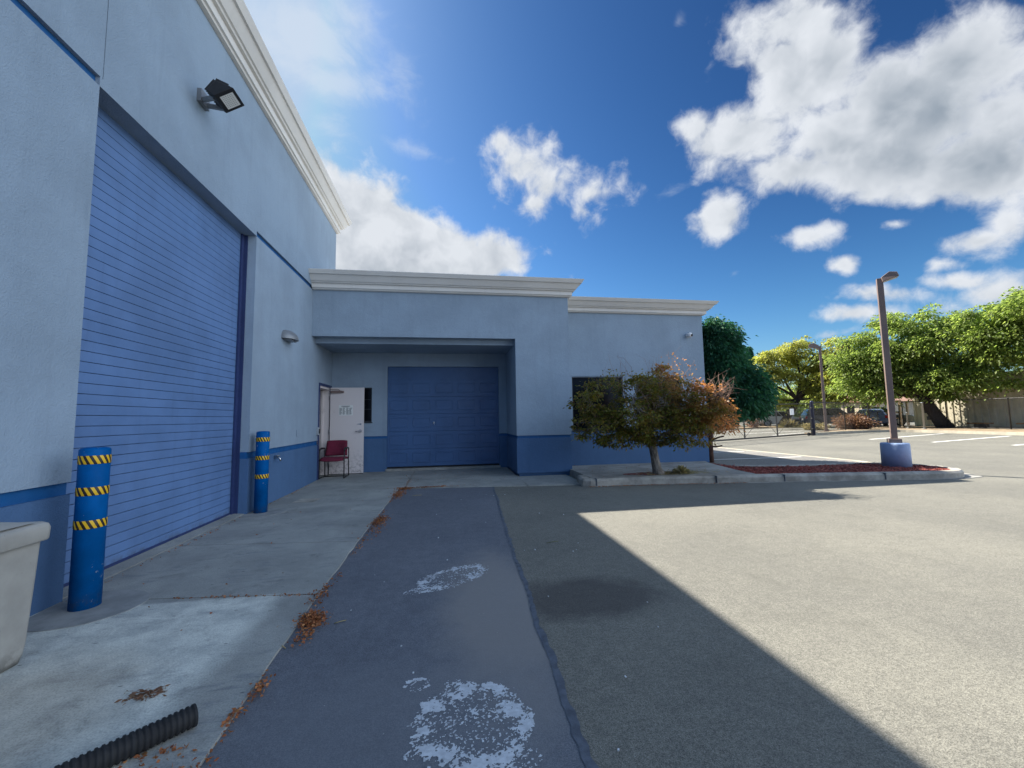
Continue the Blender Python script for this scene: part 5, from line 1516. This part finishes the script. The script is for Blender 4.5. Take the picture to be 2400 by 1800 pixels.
car((37.9, 34.6, .0), hdg + .05, truck, tcab, 5.4, 1.9, 'car_green', 'dark green pickup parked behind the second lamp post', .39, (.2, .79))
car((37.0, 30.3, .0), math.atan2(30.3, 37.0) + .25, hatch, hcab, 4.02, 1.72, 'car_blue', 'blue grey hatchback seen from behind right of the dry bush')

# ================================================================== GROUND DETAIL
def leaf_drift(P0, spread, n, zb=.02):
    x = rng.normal(P0[0], spread[0], n); y = rng.normal(P0[1], spread[1], n)
    return np.stack([x, y, zb + rng.random(n) ** 2 * .018], 1)
A = []
for (c, s_, n) in (((-.86, 2.90), (.036, .05), 520), ((-.90, 2.98), (.03, .03), 130), ((-.84, 2.70), (.03, .05), 80), ((-.86, 5.55), (.045, .11), 420), ((-.84, 5.2), (.05, .25), 160), ((-.84, 7.35), (.05, .19), 480), ((-.80, 7.93), (.07, .06), 430), ((-.35, 7.99), (.26, .025), 380), ((-.93, 3.30), (.03, .10), 110), ((-.90, 2.25), (.015, .06), 70), ((-.93, 2.05), (.012, .03), 40), ((-.80, 8.9), (.02, .4), 120), ((-1.12, 1.88), (.06, .025), 45), ((-1.0, 1.76), (.07, .025), 60)):
    A.append(leaf_drift(c, s_, n))
ts = rng.uniform(1.3, 7.9, 520); ts = ts[np.array([noise.noise((0.5, float(q) * 2.3, 4)) > -.05 for q in ts])]; A.append(np.stack([np.interp(ts, [1, 8], [-.925, -.885]) + rng.normal(0, .014, len(ts)), ts, np.full(len(ts), .014)], 1))
ts = rng.uniform(-2.0, -.95, 90); A.append(np.stack([ts, 3.33 - .128 * (ts + .95) + rng.normal(0, .008, 90), np.full(90, .02)], 1))
x = rng.uniform(2.55, 5.6, 520); A.append(np.stack([x, np.interp(x, [2.55, 4.4, 6], [7.32, 7.17, 6.96]) + rng.normal(0, .02, 520), np.full(520, .014)], 1))
x = rng.uniform(-1, 1.6, 150); A.append(np.stack([x, rng.uniform(8.3, 10.2, 150), np.full(150, .042)], 1))
x = rng.uniform(-2.6, -1.0, 26); A.append(np.stack([x, rng.uniform(1.9, 7.5, 26), np.full(26, .021)], 1))
A.append(np.stack([rng.uniform(2.8, 5.8, 230), rng.uniform(7.5, 9.4, 230), np.full(230, .143)], 1))
A.append(np.stack([rng.uniform(-2.78, -2.72, 160), rng.uniform(3.0, 9.2, 160), np.full(160, .022)], 1))
P = np.concatenate(A); n = len(P)
stuff(cards('fallen_leaves', M['leaf_fallen'], P, rng.normal(size=(n, 3)) * [1, 1, .09], rng.uniform(.012, .028, n), rng.uniform(.008, .017, n), droop=.06), 'dry orange brown leaves drifted along the edge of the concrete', 'leaves')
# clump of dead leaf stalks on the pale slab
P = np.array([(-1.42, 2.30, .022)] * 120) + rng.normal(size=(120, 3)) * [.045, .02, .004]
stuff(cards('dead_leaf_clump', M['leaf_dry'], P, rng.normal(size=(120, 3)) * [1, .7, .08], rng.uniform(.015, .04, 120), rng.uniform(.006, .014, 120), droop=0), 'small clump of dead brown leaf scraps on the pale slab', 'leaves')
# twigs and paper scraps on the asphalt
mb = MB()
for (x, y, a, l) in ((-.72, 2.86, .3, .07), (-.98, 2.68, -.9, .10), (-.60, 7.2, .2, .16), (1.0, 4.2, .2, .14)):
    mb.tube([(x, y, .012), (x + l / 2 * math.cos(a), y + l / 2 * math.sin(a), .016), (x + l * math.cos(a), y + l * math.sin(a) + .01, .012)], .0028, 5)
stuff(mb.build('straw_bits', M['leaf_straw'], fix=False), 'pale straw bits lying on the dark asphalt', 'litter')
mb = MB()
r3 = random.Random(3)
for i in range(34):
    if i < 14: x, y = r3.uniform(-.7, 1.6), r3.uniform(3.8, 7.4)
    elif i < 30: x, y = r3.uniform(-.7, 1.5), r3.uniform(1.5, 4)
    else: x, y = r3.uniform(1.5, 10), r3.uniform(1.5, 6.5)
    s_ = r3.uniform(.0025, .006) * (1.5 if i < 12 else 1); a = r3.uniform(0, 3)
    mb.obox((x, y, .007 + s_ * .2), (math.cos(a), math.sin(a), .1), (-math.sin(a), math.cos(a), 0), (0, 0, 1), s_ * 2, s_ * 1.3, s_ * .6)
stuff(mb.build('white_pebbles', M['residue'], fix=False), 'tiny white crumbs scattered over the asphalt', 'litter')

# dried white residue: three scraped rings on the sealed strip
def residue(cells, cx, cy, a, b, rot, seed, bias, ringy, res=.0055, tail=None):
    c, s_ = math.cos(rot), math.sin(rot)
    R_ = max(a, b) * 1.25; N = int(2 * R_ / res)
    for i in range(N):
        for j in range(N):
            x = -R_ + i * res; y = -R_ + j * res
            u = (x * c + y * s_) / a; v = (-x * s_ + y * c) / b
            r = math.hypot(u, v) + .16 * noise.noise((x * 9, y * 9, seed))
            if r > 1.12: continue
            ring_ = math.exp(-((r - .84) / .17) ** 2) * ringy
            bl = noise.fractal((x * 11, y * 11, seed + 9), .7, 2.1, 4)
            al, ac = x * .80 + y * .60, -x * .60 + y * .80          # scrapes run up to the right
            st = .5 + .75 * noise.fractal((al * 38, ac * 90, seed + 3), .8, 2.0, 4)
            fine = .5 + .7 * noise.fractal((x * 70, y * 70, seed), .7, 2.1, 3)
            dens = ring_ * (.45 + .8 * bl) + max(0, bl) * .40 + bias + .06 - max(0, r - 1.0) * 2.5
            if st * .5 + fine * .5 < dens - .015:
                cells.append((cx + x, cy + y, res))
cells = []
residue(cells, .10, 1.86, .245, .265, .2, 2.0, .24, .52, .004)
residue(cells, .02, 3.49, .33, .185, .62, 15.0, .20, .50, .0065)
residue(cells, -.16, 2.155, .07, .055, .2, 31.0, .18, .6, .004)
residue(cells, -.24, 3.27, .10, .05, .3, 41.0, .14, .45, .006)
residue(cells, .26, 1.62, .10, .05, .4, 57.0, .25, .2, .004)
residue(cells, -.13, 1.735, .05, .025, .4, 67.0, .30, .2, .004)
mb = MB()
for (x, y, s_) in cells:
    z = .0062 + .0012 * noise.noise((x * 60, y * 60, 1))
    mb.add([(x, y, z), (x + s_, y, z), (x + s_, y + s_, z), (x, y + s_, z)], [(0, 1, 2, 3)])
structure(mb.build('white_residue_marks', M['residue'], fix=False))
